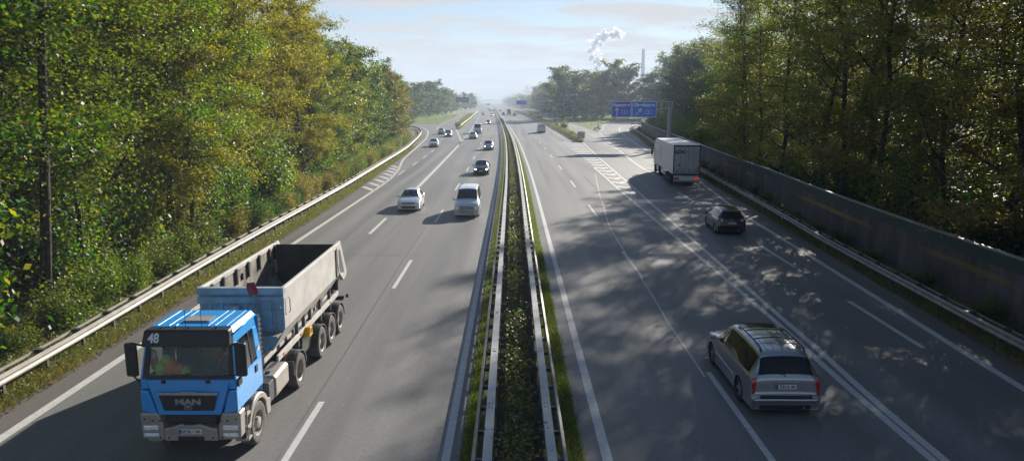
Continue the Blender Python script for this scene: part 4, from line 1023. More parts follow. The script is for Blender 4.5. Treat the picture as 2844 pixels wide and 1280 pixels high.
# bumper in three pieces
q = MB()
q.prism([(-.60,.60),(.60,.60),(.60,.90),(.42,.93),(.24,1.0),(-.24,1.0),(-.42,.93),(-.60,.90)], 'y', -.22, .02); q.build('bumper', M['truck_silver'], K, bevel=.03)
for sx in (-1,1):
    q = MB()
    pts = [(sx*.605,.60),(sx*1.12,.64),(sx*1.14,1.27),(sx*.72,1.27),(sx*.605,.92)]
    q.prism(pts, 'y', -.34, .0); q.build('bumper_corner', M['truck_silver'], K, bevel=.05, seg=3)
    q = MB(); q.box(sx*.90-.17, sx*.90+.17, -.02, .018, .86, .975, 0); q.build('headlight', M['lamp'], K, bevel=.02)
    q = MB(); q.box(sx*.90-.17, sx*.90+.17, -.02, .014, .70, .785, 0); q.build('fog_light', M['lamp'], K, bevel=.02)
    q = MB()
    for (x, z) in ((.68,1.08),(.84,1.08),(.70,.68),(.50,.68),(1.03,1.12)): q.lathe([(0,.024),(.012,.02),(.012,0)], 'y', (sx*x, .0 if x > .6 else .018, z), 10)
    q.build('hole_disc', M['black'], K)  # raised black discs drawn in place of dark bumper holes
plate(K, 'RE·BU 246', 0, .035, .84, '+y', w=.5, h=.115)
q = MB(); q.box(-.30,.30,-.01,.03,.60,.72); q.build('tow_opening', M['black'], K, bevel=.015)
q = MB(); q.box(-.14,.14,-.05,.035,.985,1.02); q.build('front_step', M['blacksheet'], K, bevel=.01)
# visor, windscreen, wipers
q = MB(); q.hexa([(-1.0,-.34,2.80),(1.0,-.34,2.80),(.985,-.02,2.80),(-.985,-.02,2.80),(-.95,-.40,3.16),(.95,-.40,3.16),(.95,-.16,3.16),(-.95,-.16,3.16)])
q.build('sun_visor', M['black'], K, bevel=.05, seg=3)
q = MB(); mm = Matrix.Translation((.70,-.075,2.99)) @ Matrix.Rotation(R(21), 4, 'X') @ facing((0,0,0), '+y'); q.text('48', .29, mm, 0, .004, bold=.008, sx=.85); q.build('number_lettering', M['sign_white'], K, fix=False)
q = MB(); q.hexa([(-.93,-.115,2.05),(.93,-.115,2.05),(.93,-.105,2.05),(-.93,-.105,2.05),(-.90,-.31,2.84),(.90,-.31,2.84),(.90,-.30,2.84),(-.90,-.30,2.84)]); q.build('windscreen', M['glass'], K)
q = MB()
q.hexa([(-1.0,-.10,2.02),(1.0,-.10,2.02),(1.0,-.085,2.02),(-1.0,-.085,2.02),(-1.0,-.12,2.10),(1.0,-.12,2.10),(1.0,-.10,2.10),(-1.0,-.10,2.10)])
for sx in (-1,1): q.hexa([(sx*.90,-.12,2.04),(sx*1.03,-.14,2.04),(sx*1.03,-.08,2.04),(sx*.90,-.08,2.04),(sx*.88,-.33,2.84),(sx*.98,-.33,2.84),(sx*.98,-.28,2.84),(sx*.88,-.28,2.84)])
q.build('windscreen_surround', M['black'], K)
q = MB()
for x in (.55,-.45):
    q.tube([(x,-.07,2.0),(x-.04,-.09,2.09),(x-.62,-.10,2.14)], .013, 6); q.box(x-.05,x+.05,-.09,-.04,1.95,2.02)
q.build('wiper', M['black'], K)
for sx in (-1,1):
    q = MB(); side_panel(q, sx, [(-.38,2.03),(-.51,2.79),(-1.10,2.79),(-1.10,2.03)], t=.008, off=-.012); q.build('side_window', M['glass'], K)
    q = MB(); side_panel(q, sx, [(-1.14,2.03),(-1.14,2.79),(-1.41,2.79),(-1.41,2.10)], t=.008, off=-.012); q.build('side_window', M['glass_dark'], K)
    q = MB(); side_panel(q, sx, [(-1.10,2.02),(-1.10,2.80),(-1.14,2.80),(-1.14,2.02)], t=.03, off=-.002); q.build('window_bar', M['black'], K)
    q = MB(); q.box(sx*1.088-.012, sx*1.088+.012, -1.38, -1.24, 1.74, 1.92); q.build('door_handle', M['black'], K, bevel=.01)
    q = MB(); side_panel(q, sx, [(-.235,1.28),(-.235,2.0),(-.245,2.0),(-.245,1.28)], t=.01, off=.003); side_panel(q, sx, [(-1.46,1.28),(-1.46,2.78),(-1.47,2.78),(-1.47,1.28)], t=.01, off=.003); q.build('door_gap', M['ink'], K)
    q = MB(); q.tube([(sx*.985,-.30,3.03),(sx*.985,-1.70,3.06)], .022, 6); q.build('rain_gutter', M['truck_blue'], K, smooth=True)
    # mirrors
    q = MB(); q.box(sx*1.22-.13, sx*1.22+.13, -.12, .0, 2.12, 2.90); mr = q.build('mirror', M['black'], K, bevel=.05, seg=3)
    q = MB(); q.tube([(sx*.98,-.22,2.78),(sx*1.05,-.05,2.86),(sx*1.2,-.04,2.90)], .025, 6); q.build('mirror_arm', M['black'], mr); q = MB(); q.tube([(sx*1.05,-.2,2.0),(sx*1.12,-.06,2.02),(sx*1.2,-.04,2.13)], .022, 6); q.box(min(sx*1.06,sx*1.12),max(sx*1.06,sx*1.12),-.32,-.1,1.86,2.02)
    q.build('mirror_arm', M['black'], mr)
q = MB(); q.text('46', .24, facing((-1.055,-1.6,2.22), '-x'), 0, .004, bold=.006, sx=.85); 
q = MB(); q.text('46', .22, Matrix.Translation((-1.062,-1.58,2.24)) @ Matrix.Rotation(R(-6),4,'Y') @ facing((0,0,0),'-x'), 0, .006, bold=.006, sx=.8); q.build('number_lettering', M['sign_white'], K, fix=False)
# fenders
def arc_fender(q, sx, yc, x0, x1, r0, r1, a0, a1, n=14, m=0):
    vs = []; fs = []
    for i in range(n+1):
        a = R(a0+(a1-a0)*i/n); cy, cz = math.cos(a), math.sin(a)
        for (r, x) in ((r0,x0),(r0,x1),(r1,x1),(r1,x0)): vs.append((sx*x, yc+r*cy, .5+r*cz))
    for i in range(n):
        for k in range(4): fs.append((i*4+k, i*4+(k+1) % 4, (i+1)*4+(k+1) % 4, (i+1)*4+k))
    fs += [(0,1,2,3),(n*4+3,n*4+2,n*4+1,n*4)]; q.add(vs, fs, m)
for sx in (-1,1):
    q = MB(); arc_fender(q, sx, -1.16, .74, 1.15, .58, .74, 12, 150); q.build('front_fender', M['truck_silver'], K, bevel=.03, smooth=True, angle=40)
    q = MB(); q.prism([(-1.76,.86),(-1.60,1.05),(-1.72,.45),(-1.98,.42),(-2.0,.80)], 'x', sx*1.14, sx*.85); q.build('fender_skirt', M['truck_silver'], K, bevel=.02)
    q = MB()
    for z in (.42,.72,1.02): q.prism([(-.33,z),(-.60,z),(-.58,z+.06),(-.33,z+.06)], 'x', sx*1.16, sx*.86)
    q.tube([(sx*1.15,-.36,.42),(sx*1.15,-.34,1.25)], .018, 6); q.build('step', M['truck_silver'], K, bevel=.008)
    q = MB(); q.box(min(sx*.8,sx*1.12),max(sx*.8,sx*1.12),-.62,-.33,.5,1.2); q.build('step_well', M['black'], K)
    q = MB(); q.box(min(sx*.7,sx*1.12),max(sx*.7,sx*1.12),-2.35,-1.98,.62,1.15); q.build('battery_box', M['steel_dark'], K, bevel=.02)
    q = MB(); q.box(min(sx*.6,sx*1.13),max(sx*.6,sx*1.13),-3.62,-2.45,.55,1.16); q.build('fuel_tank', M['truck_silver'], K, bevel=.10, seg=4)
    q = MB(); q.lathe([(0,.07),(.05,.07),(.05,0)], 'z', (sx*.85,-2.7,1.15), 12); q.build('tank_cap', M['black'], K)
    q = MB(); arc_fender(q, sx, -4.62, .50, 1.15, .57, .61, 5, 175); q.box(min(sx*.5,sx*1.15),max(sx*.5,sx*1.15),-4.0,-3.96,.6,1.0); q.build('rear_fender', M['blacksheet'], K, smooth=True, angle=40)
    q = MB(); arc_fender(q, sx, -4.62, .82, .835, .612, .63, 40, 140); q.build('fender_rib', M['steel'], K)
    for yc in (-7.10,-8.36,-9.62):
        q = MB(); arc_fender(q, sx, yc, .66, 1.14, .56, .59, 2, 178); q.build('trailer_fender', M['blacksheet'], K, smooth=True, angle=40)
        q = MB(); q.lathe([(0,.02),(.02,.015),(.02,0)], 'x', (sx*1.13, yc-.5, .72), 8); q.build('side_marker', M['sign_white'], K)
    wheel(K, sx*.97, -1.14, .515, .32, sx, rim='steel', deep=True, tyre='rubber_dusty', rim_r=.60)
    wheel(K, sx*.88, -4.62, .51, .52, sx, rim='rim_dirty', deep=True, tyre='rubber_dusty', rim_r=.60)
    for yc in (-7.10,-8.36,-9.62): wheel(K, sx*.96, yc, .50, .34, sx, rim='rim_dirty', deep=True, tyre='rubber_dusty', rim_r=.60)
    q = MB(); q.lathe([(0,.15),(sx*.07,.14),(sx*.09,.08),(sx*.09,0)], 'x', (sx*1.06,-1.14,.515), 18); q.build('hub', M['rim_dirty'], K, smooth=True, angle=40)
    q = MB(); q.box(sx*.45-.05,sx*.45+.05,-5.6,-.4,.78,1.05); q.build('chassis', M['steel_dark'], K)
    q = MB(); q.box(sx*.48-.07,sx*.48+.07,-10.2,-3.35,1.16,1.46); q.build('trailer_chassis', M['bed_steel'], K, bevel=.01)
    q = MB(); q.box(sx*.93-.03,sx*.93+.03,-10.1,-3.3,1.24,1.42); q.build('side_rail', M['bed_steel'], K, bevel=.01)
    for y in (-3.75,-5.4,-8.9): q = MB(); q.box(sx*.965-.012,sx*.965+.012,y-.05,y+.05,1.28,1.36); q.build('side_marker', M['amber'], K)
q = MB()
for y in (-1.14,-4.62,-7.10,-8.36,-9.62): q.tube([(-.9,y,.5),(.9,y,.5)], .07, 8)
q.build('axle', M['steel_dark'], K)
q = MB(); q.box(-1.0,-.78,-1.98,-1.80,1.2,3.0); 
for i in range(14): q.box(-1.03,-.76,-2.0,-1.79,1.28+i*.12,1.31+i*.12)
q.build('intake_stack', M['black'], K)
q = MB(); q.tube([(-.95,-.5,.9),(-.6,-2.2,.95),(-.5,-2.4,1.1)], .03, 6); q.tube([(-.3,-2.0,1.2),(-.35,-2.6,1.0),(-.2,-3.4,1.3)], .025, 6); q.tube([(-.1,-1.9,1.5),(-.2,-2.6,1.1),(.1,-3.4,1.35)], .022, 6); q.build('air_hose', M['red'], K)
q = MB(); q.box(-.9,.9,-3.6,-2.0,.95,1.02); q.build('catwalk', M['steel'], K)
# tipper body
q = MB(); TB0, TB1 = -3.52, -9.62; hb = 1.13
prof_out = [(hb,3.22),(hb,2.12),(.98,1.86),(.76,1.50),(-.76,1.50),(-.98,1.86),(-hb,2.12),(-hb,3.22)]
prof_in = [(hb-.05,3.22),(hb-.05,2.14),(.94,1.90),(.73,1.56),(-.73,1.56),(-.94,1.90),(-hb+.05,2.14),(-hb+.05,3.22)]
n = 8
for (A, B_, m) in ((prof_out, None, 0),):
    vs = [(x, TB0, z) for x, z in prof_out]+[(x, TB1, z) for x, z in prof_out]+[(x, TB0, z) for x, z in prof_in]+[(x, TB1, z) for x, z in prof_in]
    q.add(vs, [(i, i+1, n+i+1, n+i) for i in range(7)], 0)
    q.add(vs, [(2*n+i+1, 2*n+i, 3*n+i, 3*n+i+1) for i in range(7)], 1)
    q.add(vs, [(0, 2*n, 3*n, n), (7, n+7, 3*n+7, 2*n+7)]+[(n+i, n+i+1, 3*n+i+1, 3*n+i) for i in range(7)], 0)
q.build('tipper_body', [M['bed_steel'], M['bed_in']], K, fix=False)
q = MB()
for sx in (-1,1): q.box(min(sx*(hb-.07),sx*(hb+.035)), max(sx*(hb-.07),sx*(hb+.035)), TB1, TB0+.02, 3.12, 3.27); 
q.build('top_rail', M['bed_steel'], K, bevel=.02)
q = MB(); q.prism([(-hb,3.22),(hb,3.22),(hb,2.12),(.98,1.86),(.76,1.50),(-.76,1.50),(-.98,1.86),(-hb,2.12)], 'y', TB0, TB0+.05); q.build('front_wall', M['bed_blue'], K)
q = MB(); q.box(-hb-.03,hb+.03,TB0-.02,TB0+.16,3.10,3.28); q.box(-hb-.03,hb+.03,TB0+.05,TB0+.13,2.84,3.03)
for x in (-.75,-.42,-.1,.25,.55,.85): q.box(x-.06,x+.06,TB0+.05,TB0+.10,1.9,2.84)
q.build('front_frame', M['bed_blue'], K, bevel=.012)
q = MB(); q.lathe([(0,.12),(.18,.12),(.2,.08),(.2,0)], 'z', (.12,TB0+.25,2.62), 16); q.build('ram_cap', M['bed_steel'], K, smooth=True, angle=40)
q = MB(); q.tube([(.12,TB0+.25,1.3),(.12,TB0+.25,2.62)], .1, 12); q.build('tipping_ram', M['steel'], K)
for y in (-4.1,-4.9,-5.9,-6.9,-7.9,-8.9,-9.45): q = MB(); q.box(hb-.12,hb-.05,y-.05,y+.05,2.72,3.2); q.build('inner_stake', M['black'], K)
for y in (-4.5,-6.4): q = MB(); q.box(hb-.1,hb-.05,y-.03,y+.03,2.75,2.95); q.build('inner_stake', M['black'], K)
q = MB(); q.box(-hb+.05,hb-.05,TB1-.03,TB1+.03,1.56,3.22); q.build('tailgate', M['bed_black'], K)
for sx in (-1,1):
    a, b = sx*(hb+.02), sx*(hb-.10)
    q = MB(); q.prism([(-9.45,3.24),(-9.92,3.30),(-10.0,3.20),(-10.72,2.02),(-10.62,1.86),(-10.2,1.78),(-9.60,2.2),(-9.45,2.6)], 'x', a, b); q.build('rear_frame', M['bed_steel'], K, bevel=.015)
    q = MB(); q.prism([(-9.60,3.0),(-9.82,3.0),(-10.36,2.05),(-9.80,2.15),(-9.62,2.4)], 'x', a+sx*.004, a-sx*.01); q.build('frame_recess', M['steel_dark'], K)
    q = MB(); q.box(min(a,a+sx*.015),max(a,a+sx*.015),-9.34,-9.20,2.05,3.10); q.build('shade_strip', M['steel_dark'], K)  # dark strip laid on the side to paint the shading of a recess
    q = MB(); q.tube([(sx*(hb+.04),-3.75,2.95),(sx*(hb+.08),-3.75,2.9),(sx*(hb+.08),-3.75,2.55),(sx*(hb+.04),-3.75,2.5)], .014, 6); q.build('grab_rail', M['steel'], K)
q = MB(); q.prism([(-9.3,1.5),(-9.9,2.1),(-10.5,1.85),(-9.9,1.42)], 'x', -.95, .95); q.build('discharge_chute', M['steel_dark'], K)
q = MB(); q.box(-1.1,1.1,-10.45,-10.33,1.05,1.13); q.tube([(-1.2,-10.4,1.08),(-1.2,-10.4,1.2)], .05, 8); q.build('rear_bar', M['black'], K)
for sx in (-1,1): q = MB(); q.box(sx*.9-.15,sx*.9+.15,-10.47,-10.44,.95,1.05); q.build('tail_light', M['tail'], K)
for y in (-5.2,-5.9,-6.6,-7.75,-9.0):
    for x in (-.9,.9): q = MB(); q.box(x-.05,x+.05,y-.04,y+.04,1.0,1.9); q.build('support_leg', M['steel_dark'], K)
q = MB(); q.box(-.95,-.55,-6.5,-5.5,.62,1.15); q.build('tool_box', M['blacksheet'], K, bevel=.02)
q = MB(); q.prism([(-5.72,1.12),(-6.08,1.12),(-6.02,1.40),(-5.82,1.40)], 'x', -1.12, -.90)
for y in (-5.86,-5.97): q.box(-1.128,-1.12,y-.02,y+.02,1.2,1.34,1)
q.build('wheel_chock', [M['yellow'], M['ink']], K, bevel=.01)
# ladder on the front of the tipper body
q = MB()
q.tube([(-.42,TB0+.28,2.1),(-.42,TB0+.28,2.85),(-.50,TB0+.28,2.93),(-.88,TB0+.28,2.95),(-.96,TB0+.28,2.88),(-.98,TB0+.28,2.05)], .02, 8)
for z in (2.3,2.5,2.7): q.tube([(-.42,TB0+.28,z),(-.97,TB0+.28,z+.02)], .014, 6)
q.tube([(-.96,TB0+.28,2.72),(-1.12,TB0+.28,2.78)], .018, 6); q.tube([(.35,TB0+.28,2.84),(-.45,TB0+.28,2.84)], .016, 6)
q.build('ladder', M['steel'], K)
q = MB(); q.box(-1.05,-.35,TB0+.08,TB0+.5,2.0,2.05); q.build('ladder_platform', M['steel'], K)
# cab interior
q = MB(); q.box(-1.0,1.0,-1.70,-.12,1.25,1.32); q.box(-.98,.98,-.62,-.14,1.32,2.03); q.build('dashboard', M['cab_in'], K, bevel=.03)
q = MB(); q.box(-.15,.98,-1.69,-1.66,1.4,2.95); q.build('cab_back_wall', M['tan'], K)
for x in (-.52,.55):
    q = MB(); q.box(x-.25,x+.25,-1.45,-.85,1.45,1.62); q.box(x-.25,x+.25,-1.5,-1.36,1.6,2.35); q.box(x-.13,x+.13,-1.48,-1.38,2.35,2.6); q.build('seat', M['cab_in'], K, bevel=.04)
q = MB(); nn = 24
pts = [(-.52+.23*math.cos(2*PI*k/nn), -.72+.10*math.sin(2*PI*k/nn), 2.04+.16*math.sin(2*PI*k/nn)) for k in range(nn+1)]; q.tube(pts, .018, 8); q.tube([(-.52,-.6,1.9),(-.52,-.72,2.04)], .03, 8); q.build('steering_wheel', M['black'], K)
q = MB(); q.box(-.98,.98,-.5,-.30,2.92,2.98); q.build('header_shelf', M['cab_in'], K)
KX, KY = -7.27, 15.25
K.location = (KX, KY, .012); K.rotation_euler = (0, 0, PI)
MK = Matrix.Translation((KX, KY, .012)) @ Matrix.Rotation(PI, 4, 'Z')

# things carried along in or on the lorry
sh = MB(); sh.tube([(0,0,-1.1),(0,0,0)], .018, 8, 1); sh.add([(-.1,.02,0),(.1,.02,0),(.12,.03,.2),(.09,.035,.3),(-.09,.035,.3),(-.12,.03,.2),(0,-.02,.0),(0,-.02,.26)], [(0,6,7,5),(6,1,2,7),(7,2,3),(7,3,4),(7,4,5)], 0)
so = sh.build('shovel', [M['red'], M['steel']], bevel=0); so.modifiers.new('s', 'SOLIDIFY').thickness = .012
so.matrix_world = MK @ Matrix.Translation((-.40, TB0+.24, 3.12)) @ Matrix.Rotation(R(8), 4, 'Y'); so.scale = (1.15, 1, 1.15)
tag(so, 'shovel with faded red blade leaning on the front of the tipper body', 'shovel')
rng = np.random.default_rng(3)
def lump(parts, name, label, cat, loc):
    q = MB(); parts = [tuple(v*1.3 for v in p_[:6])+(p_[6],) for p_ in parts]
    for (cx, cy, cz, rx, ry, rz, m) in parts:
        n1, n2 = 10, 14; rows = []
        for i in range(n1+1):
            t = PI*i/n1; rows.append([(cx+rx*math.sin(t)*math.cos(2*PI*k/n2)*(1+.18*math.sin(5*t+k*1.3)), cy+ry*math.sin(t)*math.sin(2*PI*k/n2), cz+rz*math.cos(t)*(1+.12*math.sin(k*2.1+t*3))) for k in range(n2)]+[None])
            rows[-1][-1] = rows[-1][0]
        q.grid(rows, m)
    o = q.build(name, [M['orange'], M['hivis'], M['paper']], smooth=True); o.matrix_world = MK @ Matrix.Translation(loc); return tag(o, label, cat)
lump([(0,0,.14,.13,.10,.16,0),(.16,.02,.10,.12,.09,.13,1),(-.14,.0,.08,.12,.10,.11,0),(-.26,.0,.05,.09,.09,.09,1),(.05,.03,.28,.08,.06,.09,1),(.27,.0,.22,.07,.05,.14,0),(.30,.0,.34,.09,.05,.11,2)], 'safety_vest', 'crumpled orange and yellow safety vests heaped on the lorry dashboard', 'safety vest', (.55,-.42,2.03))
q = MB(); q.hexa([(-.17,-.12,0),(.17,-.12,0),(.17,.12,0),(-.17,.12,0),(-.17,-.12,.012),(.17,-.10,.015),(.17,.12,.012),(-.17,.12,.02)]); po = q.build('paper_sheet', M['paper']); po.matrix_world = MK @ Matrix.Translation((.12,-.36,2.04)) @ Matrix.Rotation(R(10),4,'X'); tag(po, 'white papers lying on the lorry dashboard beside the safety vests', 'papers')

def skin_body(name, joints, edges, mat, sub=2):
    me = bpy.data.meshes.new(name); me.from_pydata([j[0] for j in joints], edges, [])
    o = bpy.data.objects.new(name, me); col.objects.link(o)
    sk_ = o.modifiers.new('s', 'SKIN'); sv = me.skin_vertices[0].data
    for i, j in enumerate(joints): sv[i].radius = (j[1], j[1]*(j[2] if len(j) > 2 else 1))
    sv[0].use_root = True
    sk_.use_smooth_shade = True; s2 = o.modifiers.new('u', 'SUBSURF'); s2.levels = s2.render_levels = sub
    me.materials.append(mat); bpy.context.view_layer.update()
    new = bpy.data.meshes.new_from_object(o.evaluated_get(bpy.context.evaluated_depsgraph_get()))
    o.modifiers.clear(); o.data = new; new.materials.clear(); new.materials.append(mat); return o
# seated driver: hips on the seat, hands on the wheel
J = [((-.52,-1.22,1.72),.15),((-.52,-1.24,1.95),.15,.8),((-.52,-1.23,2.18),.17,.65),((-.52,-1.20,2.30),.06),((-.52,-1.17,2.40),.065),((-.52,-1.15,2.50),.085,1.1),((-.52,-1.15,2.59),.07),
     ((-.70,-1.20,2.22),.06),((-.76,-1.02,2.02),.045),((-.68,-.82,2.10),.032),((-.66,-.76,2.12),.03),
     ((-.34,-1.20,2.22),.06),((-.28,-1.02,2.02),.045),((-.36,-.82,2.10),.032),((-.38,-.76,2.12),.03),
     ((-.62,-1.1,1.70),.085),((-.64,-.82,1.70),.06),((-.64,-.74,1.42),.045),((-.42,-1.1,1.70),.085),((-.40,-.82,1.70),.06),((-.40,-.74,1.42),.045)]
E_ = [(0,1),(1,2),(2,3),(3,4),(4,5),(5,6),(2,7),(7,8),(8,9),(9,10),(2,11),(11,12),(12,13),(13,14),(0,15),(15,16),(16,17),(0,18),(18,19),(19,20)]
dr = skin_body('person', J, E_, M['skin']); dr.matrix_world = MK
tag(dr, 'lorry driver in a red shirt seated behind the steering wheel', 'person')
for nm, jj, ee, mt in (('shirt', [(J[0][0],.155),(J[1][0],.16,.85),(J[2][0],.18,.7),(J[7][0],.07),(J[8][0],.056),(J[11][0],.07),(J[12][0],.056)], [(0,1),(1,2),(2,3),(3,4),(2,5),(5,6)], M['shirt']),
                       ('trousers', [(J[0][0],.16),(J[15][0],.095),(J[16][0],.07),(J[17][0],.055),(J[18][0],.095),(J[19][0],.07),(J[20][0],.055)], [(0,1),(1,2),(2,3),(0,4),(4,5),(5,6)], M['trousers']),
                       ('hair', [((-.52,-1.18,2.53),.09),((-.52,-1.17,2.60),.08)], [(0,1)], M['hair'])):
    s_ = skin_body(nm, jj, ee, mt); s_.parent = dr
for sx in (-1,1):       # fingers closed on the rim
    q = MB(); hx = -.52+sx*.15
    for k in range(4): q.tube([(hx+sx*.01*k,-.77,2.13+.02*k),(hx+sx*(.01*k+.012),-.725,2.15+.02*k),(hx+sx*.01*k,-.705,2.125+.02*k)], [.01,.009,.007], 6)
    q.tube([(hx,-.77,2.11),(hx-sx*.03,-.74,2.13)], [.011,.009], 6); h_ = q.build('hand', M['skin'], dr, smooth=True)
# ------------------------------------------------------------------ trees
def make_tree(seed, H, CR, base, nleaf, lsize, dense=1.0, layers=False, lean=(0,0)):
    rng = np.random.default_rng(seed); mb = MB(); cl = []
    nseg = 8; tp = []; x = y = 0.
    for i in range(nseg+1):
        t = i/nseg; x += rng.normal()*.26*H/18+lean[0]*H/nseg; y += rng.normal()*.26*H/18+lean[1]*H/nseg
        tp.append(np.array([x, y, t*H*.93]))
    r0 = H*.0068+.03; rad = [r0*(1-.9*(i/nseg)**.8)+.02 for i in range(nseg+1)]; rad[0] *= 1.35
    mb.tube(tp, rad, 8)
    def trunk_at(t):
        f = min(t*nseg, nseg-.001); i = int(f); return tp[i]*(1-f+i)+tp[i+1]*(f-i), rad[i]
    nl = int(20*dense)
    for k in range(nl):
        t = base+(1-base)*(k+.5)/nl; t = min(t, .97); p, rr = trunk_at(t)
        az = k*2.4+rng.uniform(-.5, .5); prof = math.sin(min(1, max(.0, (t-base)/(1-base)))*PI*.78+.38)
        ln = CR*(.55+.6*prof)*rng.uniform(.75, 1.15); el = R(rng.uniform(5, 40) if t < .75 else rng.uniform(30, 70))
        d = np.array([math.cos(az)*math.cos(el), math.sin(az)*math.cos(el), math.sin(el)])
        pts = [p]; q = p.copy()
        for s_ in range(4):
            d = d+rng.normal(size=3)*.13+np.array([0,0,.06 if s_ < 2 else -.08]); d /= np.linalg.norm(d); q = q+d*ln/4; pts.append(q.copy())
        mb.tube(pts, [rr*.55, rr*.42, rr*.28, rr*.15, .012], 5)
        for s_ in (1,2,3,4):
            cl.append((pts[s_], .42+.12*s_))
            for j in range(2):
                a2 = rng.uniform(0, 2*PI); dd = np.array([math.cos(a2), math.sin(a2), rng.uniform(-.25,.5)])*ln*rng.uniform(.18,.36)
                e = pts[s_]+dd; 
                if j == 0: mb.tube([pts[s_], e], [rr*.10+.008, .008], 4, cap=False)
                cl.append((e, .45)); cl.append(((pts[s_]+e)/2, .35))
    cl.append((tp[-1], .6)); cl.append((tp[-1]*.6+tp[-2]*.4, .6))
    C = np.array([c_[0] for c_ in cl]); W = np.array([c_[1] for c_ in cl]); idx = rng.choice(len(C), nleaf, p=W/W.sum())
    sp = CR*.088*W[idx][:,None]/.5
    P = C[idx]+rng.normal(size=(nleaf,3))*np.array([1,1,.5 if layers else .72])*sp
    P[:,2] = np.maximum(P[:,2], .15)
    return mb, leaf_quads(P, lsize, rng, up=.9 if layers else .5)

def proto(seed, *a, **k):
    mb, q = make_tree(seed, *a, **k); return mb.mesh('trunk', M['bark'], smooth=True), quadmesh('crown', q, M['leaf'])

NEAR = [proto(11, 19, 3.6, .10, 36000, .145), proto(12, 20, 3.9, .16, 34000, .15, layers=True), proto(13, 18, 3.3, .06, 34000, .14), proto(14, 21, 4.2, .28, 30000, .15, layers=True), proto(15, 19, 3.6, .20, 32000, .15)]
FAR = [proto(61, 18, 4.6, .02, 6500, .55, dense=1.1), proto(62, 19, 4.8, .03, 6500, .55), proto(63, 17, 4.4, .02, 6000, .5)]
THIN = [proto(71, 21, 4.4, .06, 16500, .165, layers=True, lean=(-.07,0)), proto(72, 20, 4.6, .06, 15500, .165, layers=True, lean=(.04,-.04))]
MID = [proto(21, 18, 3.9, .07, 8500, .34), proto(22, 19, 4.2, .12, 8500, .34, layers=True), proto(23, 17, 3.6, .05, 8000, .33), proto(24, 19, 4.0, .2, 7500, .36)]
SPARSE = [proto(31, 22, 4.4, .13, 42000, .145, layers=True, lean=(-.06,.03)), proto(32, 21, 4.6, .05, 41000, .15, layers=True, lean=(.07,.0)), proto(33, 20, 4.5, .04, 27000, .15, layers=True, lean=(-.02,-.05))]
SHRUB = []
for sd in (41, 42, 43):
    rng = np.random.default_rng(sd); q = MB(); cs = []
    for k in range(12):
        a = rng.uniform(0, 2*PI); l = rng.uniform(.5, 1.0); e = np.array([math.cos(a)*l*.9, math.sin(a)*l*.9, rng.uniform(.6, 1.5)])
        q.tube([(0,0,0), tuple(e*.5+np.array([0,0,.15])), tuple(e)], [.025,.015,.006], 4); cs += [e, e*.7, e*.4]
    cs = np.array(cs); P = cs[rng.integers(0, len(cs), 5200)]+rng.normal(size=(5200,3))*.2; P[:,2] = np.abs(P[:,2])
    SHRUB.append((q.mesh('stem', M['bark'], smooth=True), quadmesh('foliage', leaf_quads(P, .085, rng), M['leaf'])))

OBJ = {}
def plant(pr, x, y, rz, sc, colr, name, label, cat, group, sz=None, crown='crown', trunk='trunk'):
    key = id(pr[0])
    if key in OBJ: o = copy_tree(OBJ[key])
    else:
        o = empty(name)
        for nm, me in ((trunk, pr[0]), (crown, pr[1])):
            k = obj_from(nm, me, o)
        OBJ[key] = o
    o.name = name; o.location = (x, y, 0); o.rotation_euler = (0, 0, rz); o.scale = (sc, sc, sz or sc)
    for ch in o.children: ch.color = (*colr, 1)
    for k_ in ('group',): 
        if k_ in o: del o[k_]
    return tag(o, label, cat, group)

rnd = random.Random(5)
ORD = ['nearest','second','third','fourth','fifth','sixth','seventh','eighth','ninth','tenth','eleventh','twelfth','thirteenth','fourteenth','fifteenth','sixteenth','seventeenth','eighteenth','nineteenth','twentieth','twenty-first','twenty-second','twenty-third','twenty-fourth','twenty-fifth','twenty-sixth','twenty-seventh','twenty-eighth','twenty-ninth','thirtieth','thirty-first','thirty-second','thirty-third','thirty-fourth','thirty-fifth','thirty-sixth']
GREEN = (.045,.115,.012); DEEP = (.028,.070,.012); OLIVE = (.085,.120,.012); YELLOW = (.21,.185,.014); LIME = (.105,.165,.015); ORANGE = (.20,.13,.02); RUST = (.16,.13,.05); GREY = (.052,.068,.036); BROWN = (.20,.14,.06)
CN = {GREEN:'green', DEEP:'dark green', OLIVE:'olive', YELLOW:'yellow-leaved', LIME:'light green', ORANGE:'orange-tinged', RUST:'rust-brown', GREY:'grey-green', BROWN:'brown'}
def jit(c_, a=.18): 
    k = 1+rnd.uniform(-a, a); return (c_[0]*k*(1+rnd.uniform(-.12,.12)), c_[1]*k, c_[2]*k)

# left wood, front row (x, y, height, colour)
def hL(y): return float(np.interp(y, [0,50,62,74,90,110,130,150,175], [20.5,20.5,19,16.5,13.6,13.0,13.4,13.2,12]))
front = []
y = 13.
while y < 172:
    x = rl(y)-3.1-rnd.uniform(0, 1.3)
    if y < 24: cc = rnd.choice([GREEN, DEEP, OLIVE, GREEN])
    elif y < 42: cc = rnd.choice([GREEN, LIME, OLIVE, YELLOW, GREEN])
    elif y < 82: cc = rnd.choice([YELLOW, YELLOW, OLIVE, YELLOW, LIME])
    elif y < 105: cc = rnd.choice([OLIVE, GREEN, LIME])
    elif y < 125: cc = rnd.choice([GREEN, DEEP, OLIVE])
    else: cc = rnd.choice([OLIVE, ORANGE, GREEN])
    front.append((x, y, hL(y)*(rnd.uniform(.92, 1.06) if y < 70 else rnd.uniform(.82, 1.08)), cc)); y += rnd.uniform(4.2, 5.6) if y < 90 else rnd.uniform(4.8, 6.2)
